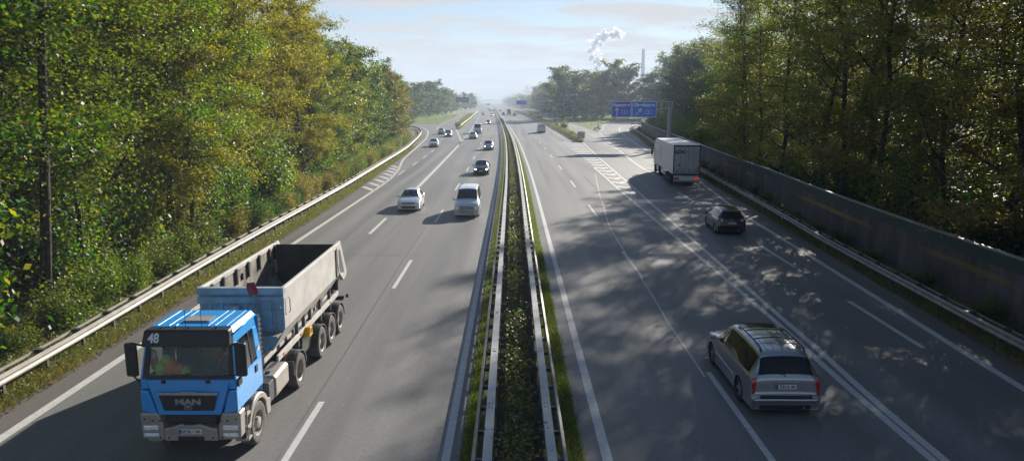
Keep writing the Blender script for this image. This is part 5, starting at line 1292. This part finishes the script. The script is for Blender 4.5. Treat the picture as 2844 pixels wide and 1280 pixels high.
for i, (x, y, h, cc) in enumerate(front):
    pr = rnd.choice(NEAR if y < 78 else MID); h0 = pr[1].vertices and 19.
    plant(pr, x, y, rnd.uniform(0, 6.28), h/19.5*rnd.uniform(.98, 1.05), jit(cc), 'broadleaf_tree', '%s tree, %s from the camera in the front row behind the left guard rail' % (CN[cc], ORD[i]), 'tree', 'front row of the left wood', sz=h/19.5)
# deeper rows
for row, (dx, st) in enumerate(((6.5,5.4),(12,6.2))):
    y = 6+rnd.uniform(0, 4)
    while y < 185-row*4:
        x = rl(y)-dx-rnd.uniform(-1.4, 1.4); h = hL(y)*rnd.uniform(.98, 1.12)+row*.25
        cc = rnd.choice([GREEN, DEEP, OLIVE, GREEN, LIME] if y < 45 else [YELLOW, YELLOW, LIME, OLIVE] if y < 90 else [GREEN, OLIVE, DEEP])
        pr = rnd.choice(NEAR if (y < 60 and row < 1) else MID)
        plant(pr, x, y, rnd.uniform(0, 6.28), h/19*rnd.uniform(.95, 1.1), jit(cc), 'broadleaf_tree', 'broadleaf tree deep inside the left wood behind its front row', 'tree', 'inner trees of the left wood', sz=h/19)
        y += rnd.uniform(st*.85, st*1.15)
for i in range(44):
    y = 12+i*1.9+rnd.uniform(-.8, .8); x = rl(y)-3.2-rnd.uniform(0, 4.5); s_ = rnd.uniform(2.0, 3.6)
    plant(rnd.choice(SHRUB), x, y, rnd.uniform(0, 6.28), s_*.8, jit(rnd.choice([GREEN, LIME, OLIVE, GREEN, DEEP])), 'shrub', 'tall leafy sapling in the understorey at the left wood edge', 'shrub', 'understorey of the left wood', sz=s_*1.1, crown='foliage', trunk='stem')
# dark bare stems that show inside the left wood edge
for (x, y, lab, h) in ((-17.1,25.4,'dark thick bare trunk standing at the near end of the left wood',17),(-17.6,28.6,'slim trunk just beyond the thick dark trunk in the left wood',12),(-21.9,84.5,'straight dark trunk under yellow leaves midway along the left wood',9),(-21.0,81,'thinner dark trunk paired with the straight trunk midway along the left wood',8),(-17.4,38.5,'narrow trunk among leaves above the lorry trailer',12)):
    q = MB(); rb = .16 if h > 15 else .11
    ln_ = 1.7 if h > 15 else .3
    q.tube([(0,0,0),(ln_*.25+.05,.1,h*.3),(ln_*.6-.05,.05,h*.6),(ln_,0,h)], [rb*1.3, rb, rb*.8, rb*.4], 10)
    for k in range(7): a = rnd.uniform(0, 6.28); z = h*(.3+.09*k); q.tube([(0,0,z),(math.cos(a)*1.0,math.sin(a)*1.0,z+.5),(math.cos(a)*1.9,math.sin(a)*1.9,z+.7)], [.05,.03,.01], 5)
    r = empty('broadleaf_tree', (x, y, 0)); q.build('trunk', M['bark'], r, smooth=True)
    rg = np.random.default_rng(int(y*10)); P = rg.normal(size=(5200,3))*np.array([1.2,1.2,3.4])+np.array([.4,-.3,h*.62]); P = P[P[:,2] > 1.5]; k = obj_from('crown', quadmesh('crown', leaf_quads(P, .15, rg), M['leaf']), r); k.color = (*OLIVE, 1)
    tag(r, lab, 'tree')

RUST = (.175,.19,.05); BROWN = (.235,.18,.055); CN[RUST] = 'rust-brown'; CN[BROWN] = 'brown'
# right wood behind the barrier
def hR(y): return float(np.interp(y, [0,30,60,90,108,140,165,190,240], [22,22.5,22,19.5,15.5,15.5,18,23,24]))
front = []; y = 8.
while y < 236:
    x = wl(y)+1.9+rnd.uniform(0, 1.6)+float(np.interp(y, [0,82,100,125,170,240], [0,0,3.5,7.5,9,7]))
    cc = rnd.choice([RUST, OLIVE, LIME, BROWN] if y < 60 else [OLIVE, RUST, YELLOW, LIME] if y < 105 else [GREEN, OLIVE, GREY, DEEP])
    front.append((x, y, hR(y)*rnd.uniform(.93, 1.05), cc)); y += rnd.uniform(5.0, 6.6)
for i, (x, y, h, cc) in enumerate(front):
    pr = rnd.choice(SPARSE if y < 53 else THIN if y < 112 else MID)
    lab = '%s tree, %s from the camera in the row behind the noise barrier' % (CN[cc], ORD[i]) if i < 36 else 'far tree at the end of the noise barrier row'
    plant(pr, x, y, rnd.uniform(0, 6.28), h/20*rnd.uniform(.95, 1.05), jit(cc), 'broadleaf_tree', lab, 'tree', 'front row of the right wood', sz=h/20) if cc else None
for row, (dx, st) in enumerate(((6,6.2),(12,7.2))):
    y = 4+rnd.uniform(0, 4)
    while y < 255:
        x = wl(y)+dx+rnd.uniform(-1.5, 1.5)+float(np.interp(y, [0,82,100,125,170,240], [0,0,3.5,7.5,9,7])); h = hR(y)*rnd.uniform(.95, 1.1)
        cc = rnd.choice([RUST, OLIVE, LIME, BROWN] if y < 100 else [GREEN, OLIVE, GREY, DEEP])
        pr = rnd.choice(SPARSE if y < 53 else THIN if y < 115 else MID)
        plant(pr, x, y, rnd.uniform(0, 6.28), h/20*rnd.uniform(.95, 1.1), jit(cc), 'broadleaf_tree', 'broadleaf tree deep inside the right wood behind its front row', 'tree', 'inner trees of the right wood', sz=h/20)
        y += rnd.uniform(st*.85, st*1.2)

# trees round the grass triangles and along the far carriageways
far_t = [
 (77,322,29,OLIVE,'tall olive tree where the slip road disappears behind the right wood',1.4),(86,330,30,GREEN,'tall green tree just above the end of the noise barrier',1.4),
 (21.0,306,21,DEEP,'big round dark tree left of the blue signs',1.5),(27.5,318,20,DEEP,'dark tree merging into the big round one on its right side',1.4),(24,330,22,GREY,'tall grey-green tree rising behind the big round dark tree',1.3),
 (30,298,12,LIME,'low light green tree directly left of the Hannover sign',1.4),(34.5,312,19,ORANGE,'orange-tinged tree between the dark tree and the blue signs',1.1),(40,322,21,OLIVE,'olive tree just behind the top of the Hannover sign',1.2),
 (47,332,25,OLIVE,'olive tree behind the slip road bend',1.2),(54,338,24,GREY,'grey-green tree behind the slip road bend',1.2),(62,335,22,GREEN,'green tree behind the slip road bend',1.2),(70.5,326,30,GREEN,'rightmost tree closing off the slip road bend',1.2),
]
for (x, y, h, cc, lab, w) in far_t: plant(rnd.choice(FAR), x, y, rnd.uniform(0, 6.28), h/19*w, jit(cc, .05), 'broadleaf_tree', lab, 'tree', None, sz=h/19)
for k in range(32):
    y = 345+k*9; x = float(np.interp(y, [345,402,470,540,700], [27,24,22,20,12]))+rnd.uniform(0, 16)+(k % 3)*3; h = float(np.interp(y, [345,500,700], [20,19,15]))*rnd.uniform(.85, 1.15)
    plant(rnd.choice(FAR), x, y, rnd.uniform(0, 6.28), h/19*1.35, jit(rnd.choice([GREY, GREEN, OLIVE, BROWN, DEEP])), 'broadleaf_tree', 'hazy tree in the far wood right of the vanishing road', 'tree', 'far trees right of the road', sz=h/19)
for k in range(9):
    x = 34+k*7+rnd.uniform(-1, 1); plant(rnd.choice(FAR), x, 338+rnd.uniform(0, 26), rnd.uniform(0, 6.28), 1.2, jit(rnd.choice([GREEN, GREY, OLIVE])), 'broadleaf_tree', 'tree in the wood behind the bend of the slip road', 'tree', 'wood behind the right slip road bend', sz=1.1+.02*k)
# left: wood beyond the slip road and meadow
for k in range(32):
    y = 290+k*10.5; x = float(np.interp(y, [290,350,430,520,620], [-46,-43,-41,-41,-44]))-rnd.uniform(0, 13)-(k % 2)*3; h = float(np.interp(y, [290,400,600], [17.5,18,13]))*rnd.uniform(.85, 1.12)
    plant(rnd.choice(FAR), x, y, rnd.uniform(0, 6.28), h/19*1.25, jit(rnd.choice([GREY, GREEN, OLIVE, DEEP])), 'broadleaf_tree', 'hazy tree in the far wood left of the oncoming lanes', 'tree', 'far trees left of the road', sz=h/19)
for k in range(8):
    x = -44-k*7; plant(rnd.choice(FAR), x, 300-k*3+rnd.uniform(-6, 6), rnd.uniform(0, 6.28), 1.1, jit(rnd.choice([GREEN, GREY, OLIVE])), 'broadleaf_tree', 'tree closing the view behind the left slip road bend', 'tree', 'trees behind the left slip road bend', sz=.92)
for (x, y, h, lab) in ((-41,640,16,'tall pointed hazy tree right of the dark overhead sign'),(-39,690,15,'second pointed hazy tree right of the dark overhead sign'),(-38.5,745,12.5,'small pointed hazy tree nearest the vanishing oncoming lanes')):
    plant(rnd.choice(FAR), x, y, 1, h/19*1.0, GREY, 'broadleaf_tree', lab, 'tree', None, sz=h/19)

# depth of both woods: trunks and crowns beyond counting
def inner_wood(name, pts, label, colr, n=2300, ls=.52):
    rg = np.random.default_rng(19); Q = []; tb = MB()
    for (x, y, h) in pts:
        cs = rg.normal(size=(26,3))*np.array([1.9,1.9,h*.22])+np.array([x, y, h*.55]); P = cs[rg.integers(0,26,n)]+rg.normal(size=(n,3))*np.array([1.0,1.0,.7]); P[:,2] = np.clip(P[:,2], .3, h*1.05)
        Q.append(leaf_quads(P, ls, rg, .8)); tb.tube([(x,y,0),(x+.1,y,h*.5),(x,y,h*.85)], [.2,.14,.04], 5)
    Q = np.concatenate(Q); qm = quadmesh(name, Q, M['leaf']); o = obj_from(name, qm); o.color = (*colr, 1)
    bm = bmesh.new(); bm.from_mesh(qm); tm = tb.mesh('t', M['bark']); k0 = len(bm.faces); bm.from_mesh(tm); bm.faces.ensure_lookup_table()
    for f in bm.faces[k0:]: f.material_index = 1
    bm.to_mesh(qm); bm.free(); qm.materials.append(M['bark']); return tag(o, label, 'wood', kind='stuff')
pl = [(rl(y)-dx-rnd.uniform(-2,2), y+rnd.uniform(-2,2), hL(y)*rnd.uniform(1.0,1.15)+.5) for dx in (18.5,25.5,33,42) for y in np.arange(6, 175, 7)]
inner_wood('inner_wood', pl, 'crowns and stems filling the depth of the left wood', DEEP)
pl = [(wl(y)+dx+rnd.uniform(-2,2), y+rnd.uniform(-2,2), hR(y)*rnd.uniform(.9,1.05)) for dx in (20,28,38,50) for y in np.arange(4, 262, 9) if not (55 < y < 118 and dx < 35)]
inner_wood('inner_wood', pl, 'crowns and stems filling the depth of the right wood', (.2,.17,.06))

# far-off woods that read as one mass
def far_wood(name, pts, label):
    rg = np.random.default_rng(9); Q = []
    for (x, y, h, w) in pts:
        n = 420; P = rg.normal(size=(n,3))*np.array([w*.5, w*.5, h*.28])+np.array([x, y, h*.5]); P[:,2] = np.clip(P[:,2], .2, h*1.1); Q.append(leaf_quads(P, 1.5, rg))
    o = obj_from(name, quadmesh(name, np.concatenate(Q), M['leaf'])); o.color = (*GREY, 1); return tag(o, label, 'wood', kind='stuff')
pts = [(float(np.interp(y, [700,1400], [8,-30]))+10+rnd.uniform(0, 60), y, rnd.uniform(12, 17), 7) for y in [700+i*9 for i in range(75)]]
pts += [(rnd.uniform(60, 320), rnd.uniform(420, 900), rnd.uniform(13, 18), 8) for i in range(60)]
far_wood('far_wood', pts, 'hazy wood on the horizon right of the road')
pts = [(float(np.interp(y, [640,900,1400], [-46,-46,-70]))-rnd.uniform(0, 60), y, rnd.uniform(11, 16), 7) for y in [640+i*9 for i in range(80)]]
pts += [(rnd.uniform(-330, -60), rnd.uniform(420, 900), rnd.uniform(13, 17), 8) for i in range(50)]
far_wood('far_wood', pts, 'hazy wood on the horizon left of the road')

# shrubs along the wood edges
sl = [(y_, rl(y_)-1.7-rnd.uniform(0, .8)) for y_ in np.arange(12, 160, 2.6)]
for i, (y, x) in enumerate(sl):
    cc = rnd.choice([GREEN, OLIVE, LIME] if y < 34 else [BROWN, OLIVE, GREEN, LIME, YELLOW]); s_ = rnd.uniform(.8, 1.5) if y > 24 else rnd.uniform(.6, 1.0)
    plant(rnd.choice(SHRUB), x, y, rnd.uniform(0, 6.28), s_, jit(cc), 'shrub', 'leafy shrub in the thicket between left guard rail and wood', 'shrub', 'thicket behind the left guard rail', crown='foliage', trunk='stem')
for i in range(46):
    y = 12+i*4.6+rnd.uniform(-1, 1); x = wl(y)-.55-rnd.uniform(0, .25); s_ = rnd.uniform(.35, .7)
    plant(rnd.choice(SHRUB), x, y, rnd.uniform(0, 6.28), s_, jit(rnd.choice([GREEN, DEEP, OLIVE])), 'shrub', 'low dark shrub growing at the foot of the noise barrier', 'shrub', 'shrubs at the foot of the noise barrier', crown='foliage', trunk='stem')
for i in range(64):
    y = 12+i*3.2+rnd.uniform(-1, 1); s_ = rnd.uniform(1.6, 3.4); x = wl(y)+.9+s_*1.0+(i % 3)*1.2
    plant(rnd.choice(SHRUB), x, y, rnd.uniform(0, 6.28), s_, jit(rnd.choice([OLIVE, LIME, GREEN, RUST])), 'shrub', 'bush overhanging the noise barrier from behind', 'shrub', 'bushes behind the noise barrier', crown='foliage', trunk='stem')
for (x, y, s_, cc, lab) in ((-16.3,221,1.1,DEEP,'dark bush on the near tip of the left grass island'),(15.6,216,1.5,LIME,'light green young tree on the right grass island'),(14.2,262,1.0,DEEP,'dark bush lying on the right grass island'),(14.6,236,.9,OLIVE,'olive bush on the right grass island'),(12.6,330,1.5,LIME,'far light green bush on the right grass island'),(10.6,395,1.6,GREEN,'farthest green bush on the right grass island'),(14.5,176,.7,OLIVE,'scrubby bush by the red chevron board')):
    plant(rnd.choice(SHRUB), x, y, rnd.uniform(0, 6.28), s_, cc, 'shrub', lab, 'shrub', None, crown='foliage', trunk='stem')

# ------------------------------------------------------------------ grass, weeds, fallen leaves (nobody could count them)
rng = np.random.default_rng(77)
def stuff(name, Q, mat, label): o = obj_from(name, quadmesh(name, Q, mat)); return tag(o, label, name.replace('_', ' '), kind='stuff')
P = np.concatenate([strip_pts(lambda y: gl(y)-.75, lambda y: gl(y)+.06, 8, 130, 26000, rng, 1.9), strip_pts(lambda y: rl(y)-2.6, lambda y: rl(y)-.1, 8, 120, 26000, rng, 1.9)])
P[:,0] += rng.normal(size=len(P))*.06
stuff('grass', blade_quads(P, .24, .011, rng, .7), M['grass_dry'], 'short dry grass along the left roadside under the guard rail')
P = np.concatenate([strip_pts(lambda y: gl(y)-.9, lambda y: gl(y)-.05, 8, 110, 20000, rng, 2.2, .06), strip_pts(lambda y: rl(y)-3.2, lambda y: rl(y)-.2, 8, 140, 48000, rng, 2.0, .15)])
P[:,2] += np.abs(rng.normal(size=len(P)))*.13
stuff('weeds', leaf_quads(P, .08, rng, .8), M['weed'], 'leafy weeds and brambles around the left guard rail')
P = strip_pts(lambda y: gl(y)-.2, lambda y: gl(y)+.28, 8, 90, 6500, rng, 1.9, .02)
stuff('fallen_leaves', leaf_quads(P, .07, rng, 2.5), M['litter'], 'brown fallen leaves at the edge of the left carriageway')
P = np.concatenate([strip_pts(lambda y: c(y)-1.16, lambda y: c(y)-.82, 8, 160, 24000, rng, 2.0, .03), strip_pts(lambda y: c(y)+1.1, lambda y: c(y)+1.68, 8, 160, 34000, rng, 2.0, .03)])
P[:,0] += rng.normal(size=len(P))*.035
stuff('grass', blade_quads(P, .11, .010, rng, .6), M['grass'], 'green grass growing outside both rails of the central reservation')
P = strip_pts(lambda y: c(y)-.36, lambda y: c(y)+.70, 8, 260, 34000, rng, 2.0, .06)
den = np.sin(P[:,1]*1.1)+np.sin(P[:,1]*.37+1)+rng.normal(size=len(P))*.7; P = P[den > -.9]; P[:,2] += np.abs(rng.normal(size=len(P)))*(.16+.18*(np.sin(P[:,1]*1.9+1.3*np.sin(P[:,1]*.7))+1))
P[:,0] += np.where(rng.uniform(size=len(P)) > .5, -.18, .16)*rng.uniform(.2, 1.3, len(P))
stuff('weeds', leaf_quads(P, .10, rng, .8), M['weed'], 'leafy plants growing between the two central guard rails')
P = strip_pts(lambda y: gr(y)-.05, lambda y: wl(y)-.05, 8, 200, 42000, rng, 1.8, .01)
stuff('grass', blade_quads(P, .26, .012, rng, .7), M['grass_dry'], 'rough shaded grass below the noise barrier')
P = strip_pts(lambda y: gr(y)+.6, lambda y: wl(y)-.05, 8, 200, 15000, rng, 1.6, .05); P[:,2] += np.abs(rng.normal(size=len(P)))*.15
stuff('weeds', leaf_quads(P, .10, rng, .8), M['weed'], 'dark weeds between the right guard rail and noise barrier')
P = np.concatenate([strip_pts(irL, irR, 145, 420, 14000, rng, 1.3, .1), strip_pts(ilL, ilR, 214, 480, 9000, rng, 1.3, .1)])
stuff('grass', blade_quads(P, .45, .03, rng, .5), M['grass_dry'], 'tall dry grass on the islands between the carriageways')
P = np.stack([rng.uniform(-75, -24, 22000), rng.uniform(250, 430, 22000), np.full(22000, .02)], 1); P = P[(P[:,0] < np.interp(P[:,1], [250,268,351,516], [-26,-27,-28.4,-33.6])) & (P[:,1] > np.interp(P[:,0], [-50,-38,-32.8,-27], [286,279,271,260]))]
P2 = np.stack([rng.uniform(17, 75, 26000), rng.uniform(196, 420, 26000), np.full(26000, .02)], 1); P2 = P2[(P2[:,0] > np.interp(P2[:,1], [196,227,285,321,402], [23.2,22.6,21.2,19.8,17.6])) & (P2[:,1] > np.interp(P2[:,0], [23,25.5,28.5,33,39.5,52,75], [198,219,241,267,290,311,329]))]
stuff('grass', blade_quads(np.concatenate([P, P2]), .35, .05, rng, .6), M['grass'], 'sunlit grass on the far triangles beside the slip roads')
P = np.concatenate([strip_pts(lambda y: rl(y)-40, lambda y: rl(y)-2.5, 6, 170, 26000, rng, 1.5, .03), strip_pts(lambda y: wl(y)+.3, lambda y: wl(y)+30, 6, 200, 14000, rng, 1.5, .03)])
P[:,2] += np.abs(rng.normal(size=len(P)))*.25
stuff('undergrowth', leaf_quads(P, .20, rng, 1.0), M['weed'], 'low undergrowth and leaf litter on the floor of both woods')
# bits of litter on the verge
lt = obj_from('litter_scrap', quadmesh('litter_scrap', leaf_quads(np.array([[-13.95,20.6,.10]]), .12, rng), M['paper'])); tag(lt, 'white scrap of litter in the left verge near the lorry', 'litter')

# ------------------------------------------------------------------ hills, steam, haze
mb = MB(); rows = []
for i in range(4):
    r = []
    for k in range(80):
        a = R(-50+100*k/79); d = 2300+i*260; z = (0, 10+5*math.sin(k*.5)+3*math.sin(k*1.7), 13+5*math.sin(k*.4+1)+2*math.sin(k*2.1), -1)[i]
        r.append((d*math.sin(a), d*math.cos(a), z-(.5 if i in (0,3) else 0)))
    rows.append(r)
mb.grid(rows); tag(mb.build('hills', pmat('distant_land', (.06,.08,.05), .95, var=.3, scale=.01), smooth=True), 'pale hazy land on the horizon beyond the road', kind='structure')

def volmat(name, color, dens, aniso=0., noise=None):
    m = bpy.data.materials.new(name); m.use_nodes = True; nt = m.node_tree; L = nt.links.new
    nt.nodes.remove(nt.nodes['Principled BSDF'])
    v = N(nt, 'ShaderNodeVolumePrincipled'); v.inputs['Color'].default_value = (*color, 1); v.inputs['Density'].default_value = dens; v.inputs['Anisotropy'].default_value = aniso
    L(v.outputs[0], nt.nodes['Material Output'].inputs['Volume']); return m
# steam plume: puffs of a closed lumpy surface, thin enough to glow
rg = np.random.default_rng(4); q = bpy.data.meshes.new('steam'); bm = bmesh.new()
def px(u, v, D):
    x = (u-1422)/2000*D*.984; t = math.atan((640-v)/2000)-math.atan(.18); return (x, D, 8.2+D*math.tan(t)*math.hypot(x, D)/D)
line = [(1655,190,9),(1652,170,12),(1648,150,15),(1645,132,14),(1650,118,12),(1664,108,14),(1682,97,15),(1698,92,15),(1712,96,11),(1668,122,9),(1634,143,8),(1658,160,10),(1665,182,9),(1674,92,8)]
for (u, v, r_) in line:
    for k in range(11):
        p = px(u+rg.normal()*r_*.55, v+rg.normal()*r_*.55, 1500); rr = r_*.75*rg.uniform(.2, .7)
        mt = Matrix.Translation(p) @ Matrix.Diagonal((rr, rr, rr*.9, 1)); g_ = bmesh.ops.create_icosphere(bm, subdivisions=3, radius=1, matrix=mt)
for vtx in bm.verts: pass
bm.to_mesh(q); bm.free(); q.shade_smooth()
so_ = obj_from('steam_cloud', q); dm = so_.modifiers.new('d', 'DISPLACE'); tx = bpy.data.textures.new('puff', 'CLOUDS'); tx.noise_scale = 3.5; tx.noise_depth = 3; dm.texture = tx; dm.strength = 4; dm.mid_level = .5; dm.texture_coords = 'GLOBAL'
def steam_mat():
    m, nt, b = newmat('steam'); L = nt.links.new; nt.nodes.remove(b)
    d = N(nt, 'ShaderNodeBsdfDiffuse'); d.inputs['Color'].default_value = (.92,.92,.93,1); t = N(nt, 'ShaderNodeBsdfTranslucent'); t.inputs['Color'].default_value = (.95,.95,.95,1)
    mx = N(nt, 'ShaderNodeMixShader'); mx.inputs[0].default_value = .6; L(d.outputs[0], mx.inputs[1]); L(t.outputs[0], mx.inputs[2])
    lw = N(nt, 'ShaderNodeLayerWeight'); lw.inputs['Blend'].default_value = .35; tr = N(nt, 'ShaderNodeBsdfTransparent'); m2 = N(nt, 'ShaderNodeMixShader')
    mr = N(nt, 'ShaderNodeMapRange'); mr.inputs['From Min'].default_value = .0; mr.inputs['From Max'].default_value = .42; mr.inputs['To Min'].default_value = .12; mr.inputs['To Max'].default_value = 1; L(lw.outputs['Facing'], mr.inputs['Value'])
    L(mr.outputs['Result'], m2.inputs[0]); L(mx.outputs[0], m2.inputs[1]); L(tr.outputs[0], m2.inputs[2]); L(m2.outputs[0], nt.nodes['Material Output'].inputs['Surface']); return m
q.materials.append(steam_mat()); tag(so_, 'white steam cloud rising above the far right wood', 'steam', kind='stuff')
if HAZE > 0:
    mb = MB(); mb.box(-900, 1000, -150, 3000, -1.2, 118); hz = mb.build('haze', volmat('haze', (.70,.82,1.0), HAZE, .05)); tag(hz, 'thin autumn haze in the air over the road', kind='stuff')

# ------------------------------------------------------------------ world, sun, camera
AZ, EL = R(27.6), R(21)
w = bpy.data.worlds.new('World'); scene.world = w; w.use_nodes = True; nt = w.node_tree; L = nt.links.new
bg = nt.nodes['Background']; sky = N(nt, 'ShaderNodeTexSky'); sky.sky_type = 'NISHITA'; sky.sun_disc = False; sky.sun_elevation = EL; sky.sun_rotation = AZ
sky.air_density = 1.0; sky.dust_density = .15; sky.ozone_density = 2.0
tc = N(nt, 'ShaderNodeTexCoord'); sp = N(nt, 'ShaderNodeSeparateXYZ'); L(tc.outputs['Generated'], sp.inputs[0])
za = N(nt, 'ShaderNodeMath', operation='ADD'); L(sp.outputs['Z'], za.inputs[0]); za.inputs[1].default_value = .09
zm = N(nt, 'ShaderNodeMath', operation='MAXIMUM'); L(za.outputs[0], zm.inputs[0]); zm.inputs[1].default_value = .03
dv = N(nt, 'ShaderNodeMath', operation='DIVIDE'); dv.inputs[0].default_value = 1; L(zm.outputs[0], dv.inputs[1])
pr = N(nt, 'ShaderNodeVectorMath', operation='SCALE'); L(tc.outputs['Generated'], pr.inputs[0]); L(dv.outputs[0], pr.inputs['Scale'])
mp = N(nt, 'ShaderNodeMapping'); mp.inputs['Scale'].default_value = (1.0,1.7,0); mp.inputs['Rotation'].default_value = (0,0,R(-35)); mp.inputs['Location'].default_value = (1.7,.4,0); L(pr.outputs['Vector'], mp.inputs['Vector'])
nz = N(nt, 'ShaderNodeTexNoise'); nz.inputs['Scale'].default_value = 1.0; nz.inputs['Detail'].default_value = 9; nz.inputs['Roughness'].default_value = .56; nz.inputs['Distortion'].default_value = .6; L(mp.outputs[0], nz.inputs['Vector'])
cr = N(nt, 'ShaderNodeMapRange', interpolation_type='SMOOTHSTEP'); cr.inputs['From Min'].default_value = .42; cr.inputs['From Max'].default_value = .62; cr.inputs['To Min'].default_value = CLOUD0; cr.inputs['To Max'].default_value = CLOUD1; L(nz.outputs['Fac'], cr.inputs['Value'])
hi = N(nt, 'ShaderNodeMapRange', interpolation_type='SMOOTHSTEP'); hi.inputs['From Min'].default_value = .22; hi.inputs['From Max'].default_value = .5; hi.inputs['To Min'].default_value = 1; hi.inputs['To Max'].default_value = .0; L(sp.outputs['Z'], hi.inputs['Value'])
cm = N(nt, 'ShaderNodeMath', operation='MULTIPLY'); L(cr.outputs['Result'], cm.inputs[0]); L(hi.outputs['Result'], cm.inputs[1])
# cloud veil thickens towards the horizon
hz_ = N(nt, 'ShaderNodeMapRange', interpolation_type='SMOOTHSTEP'); hz_.inputs['From Min'].default_value = 0; hz_.inputs['From Max'].default_value = .11; hz_.inputs['To Min'].default_value = .6; hz_.inputs['To Max'].default_value = 0; L(sp.outputs['Z'], hz_.inputs['Value'])
ad = N(nt, 'ShaderNodeMath', operation='ADD', use_clamp=True); L(cm.outputs[0], ad.inputs[0]); L(hz_.outputs['Result'], ad.inputs[1])
# clouds are lit by the same sky: its luminance, lifted
bw = N(nt, 'ShaderNodeRGBToBW'); L(sky.outputs[0], bw.inputs[0])
cg = N(nt, 'ShaderNodeMath', operation='MULTIPLY_ADD'); L(bw.outputs[0], cg.inputs[0]); cg.inputs[1].default_value = CG; cg.inputs[2].default_value = CA
cc_ = N(nt, 'ShaderNodeCombineColor'); 
for i_, f_ in ((0,1.03),(1,1.0),(2,.975)):
    k_ = N(nt, 'ShaderNodeMath', operation='MULTIPLY'); L(cg.outputs[0], k_.inputs[0]); k_.inputs[1].default_value = f_; L(k_.outputs[0], cc_.inputs[i_])
mx = N(nt, 'ShaderNodeMix', data_type='RGBA'); sk2 = N(nt, 'ShaderNodeVectorMath', operation='MULTIPLY'); sk2.inputs[1].default_value = (.80,.86,.97); L(sky.outputs[0], sk2.inputs[0]); L(sk2.outputs['Vector'], mx.inputs['A']); L(cc_.outputs[0], mx.inputs['B']); L(ad.outputs[0], mx.inputs['Factor'])
L(mx.outputs['Result'], bg.inputs['Color']); bg.inputs['Strength'].default_value = SKY

sun = bpy.data.lights.new('sun', 'SUN'); sun.energy = SUN; sun.angle = R(.55); sun.color = (1,.93,.82)
so2 = bpy.data.objects.new('sun', sun); col.objects.link(so2)
d = Vector((math.sin(AZ)*math.cos(EL), math.cos(AZ)*math.cos(EL), math.sin(EL))); so2.rotation_euler = d.to_track_quat('Z', 'Y').to_euler(); so2.location = d*200

cam = bpy.data.cameras.new('camera'); cam.sensor_width = 36; cam.lens = 36*2000/2844; cam.clip_end = 9000; cam.clip_start = .1
co = bpy.data.objects.new('camera', cam); col.objects.link(co); co.location = (0, 0, 8.2); co.rotation_euler = (R(90)-math.atan(.18), 0, 0)
scene.camera = co
scene.view_settings.view_transform = 'Standard'; scene.view_settings.look = 'None'; scene.view_settings.gamma = 1; scene.view_settings.exposure = EXPO
cy = scene.cycles; cy.use_denoising = True; cy.volume_bounces = 1; cy.max_bounces = 7; cy.diffuse_bounces = 3; cy.transmission_bounces = 4; cy.transparent_max_bounces = 12; cy.sample_clamp_indirect = 4
cy.caustics_reflective = False; cy.caustics_refractive = False
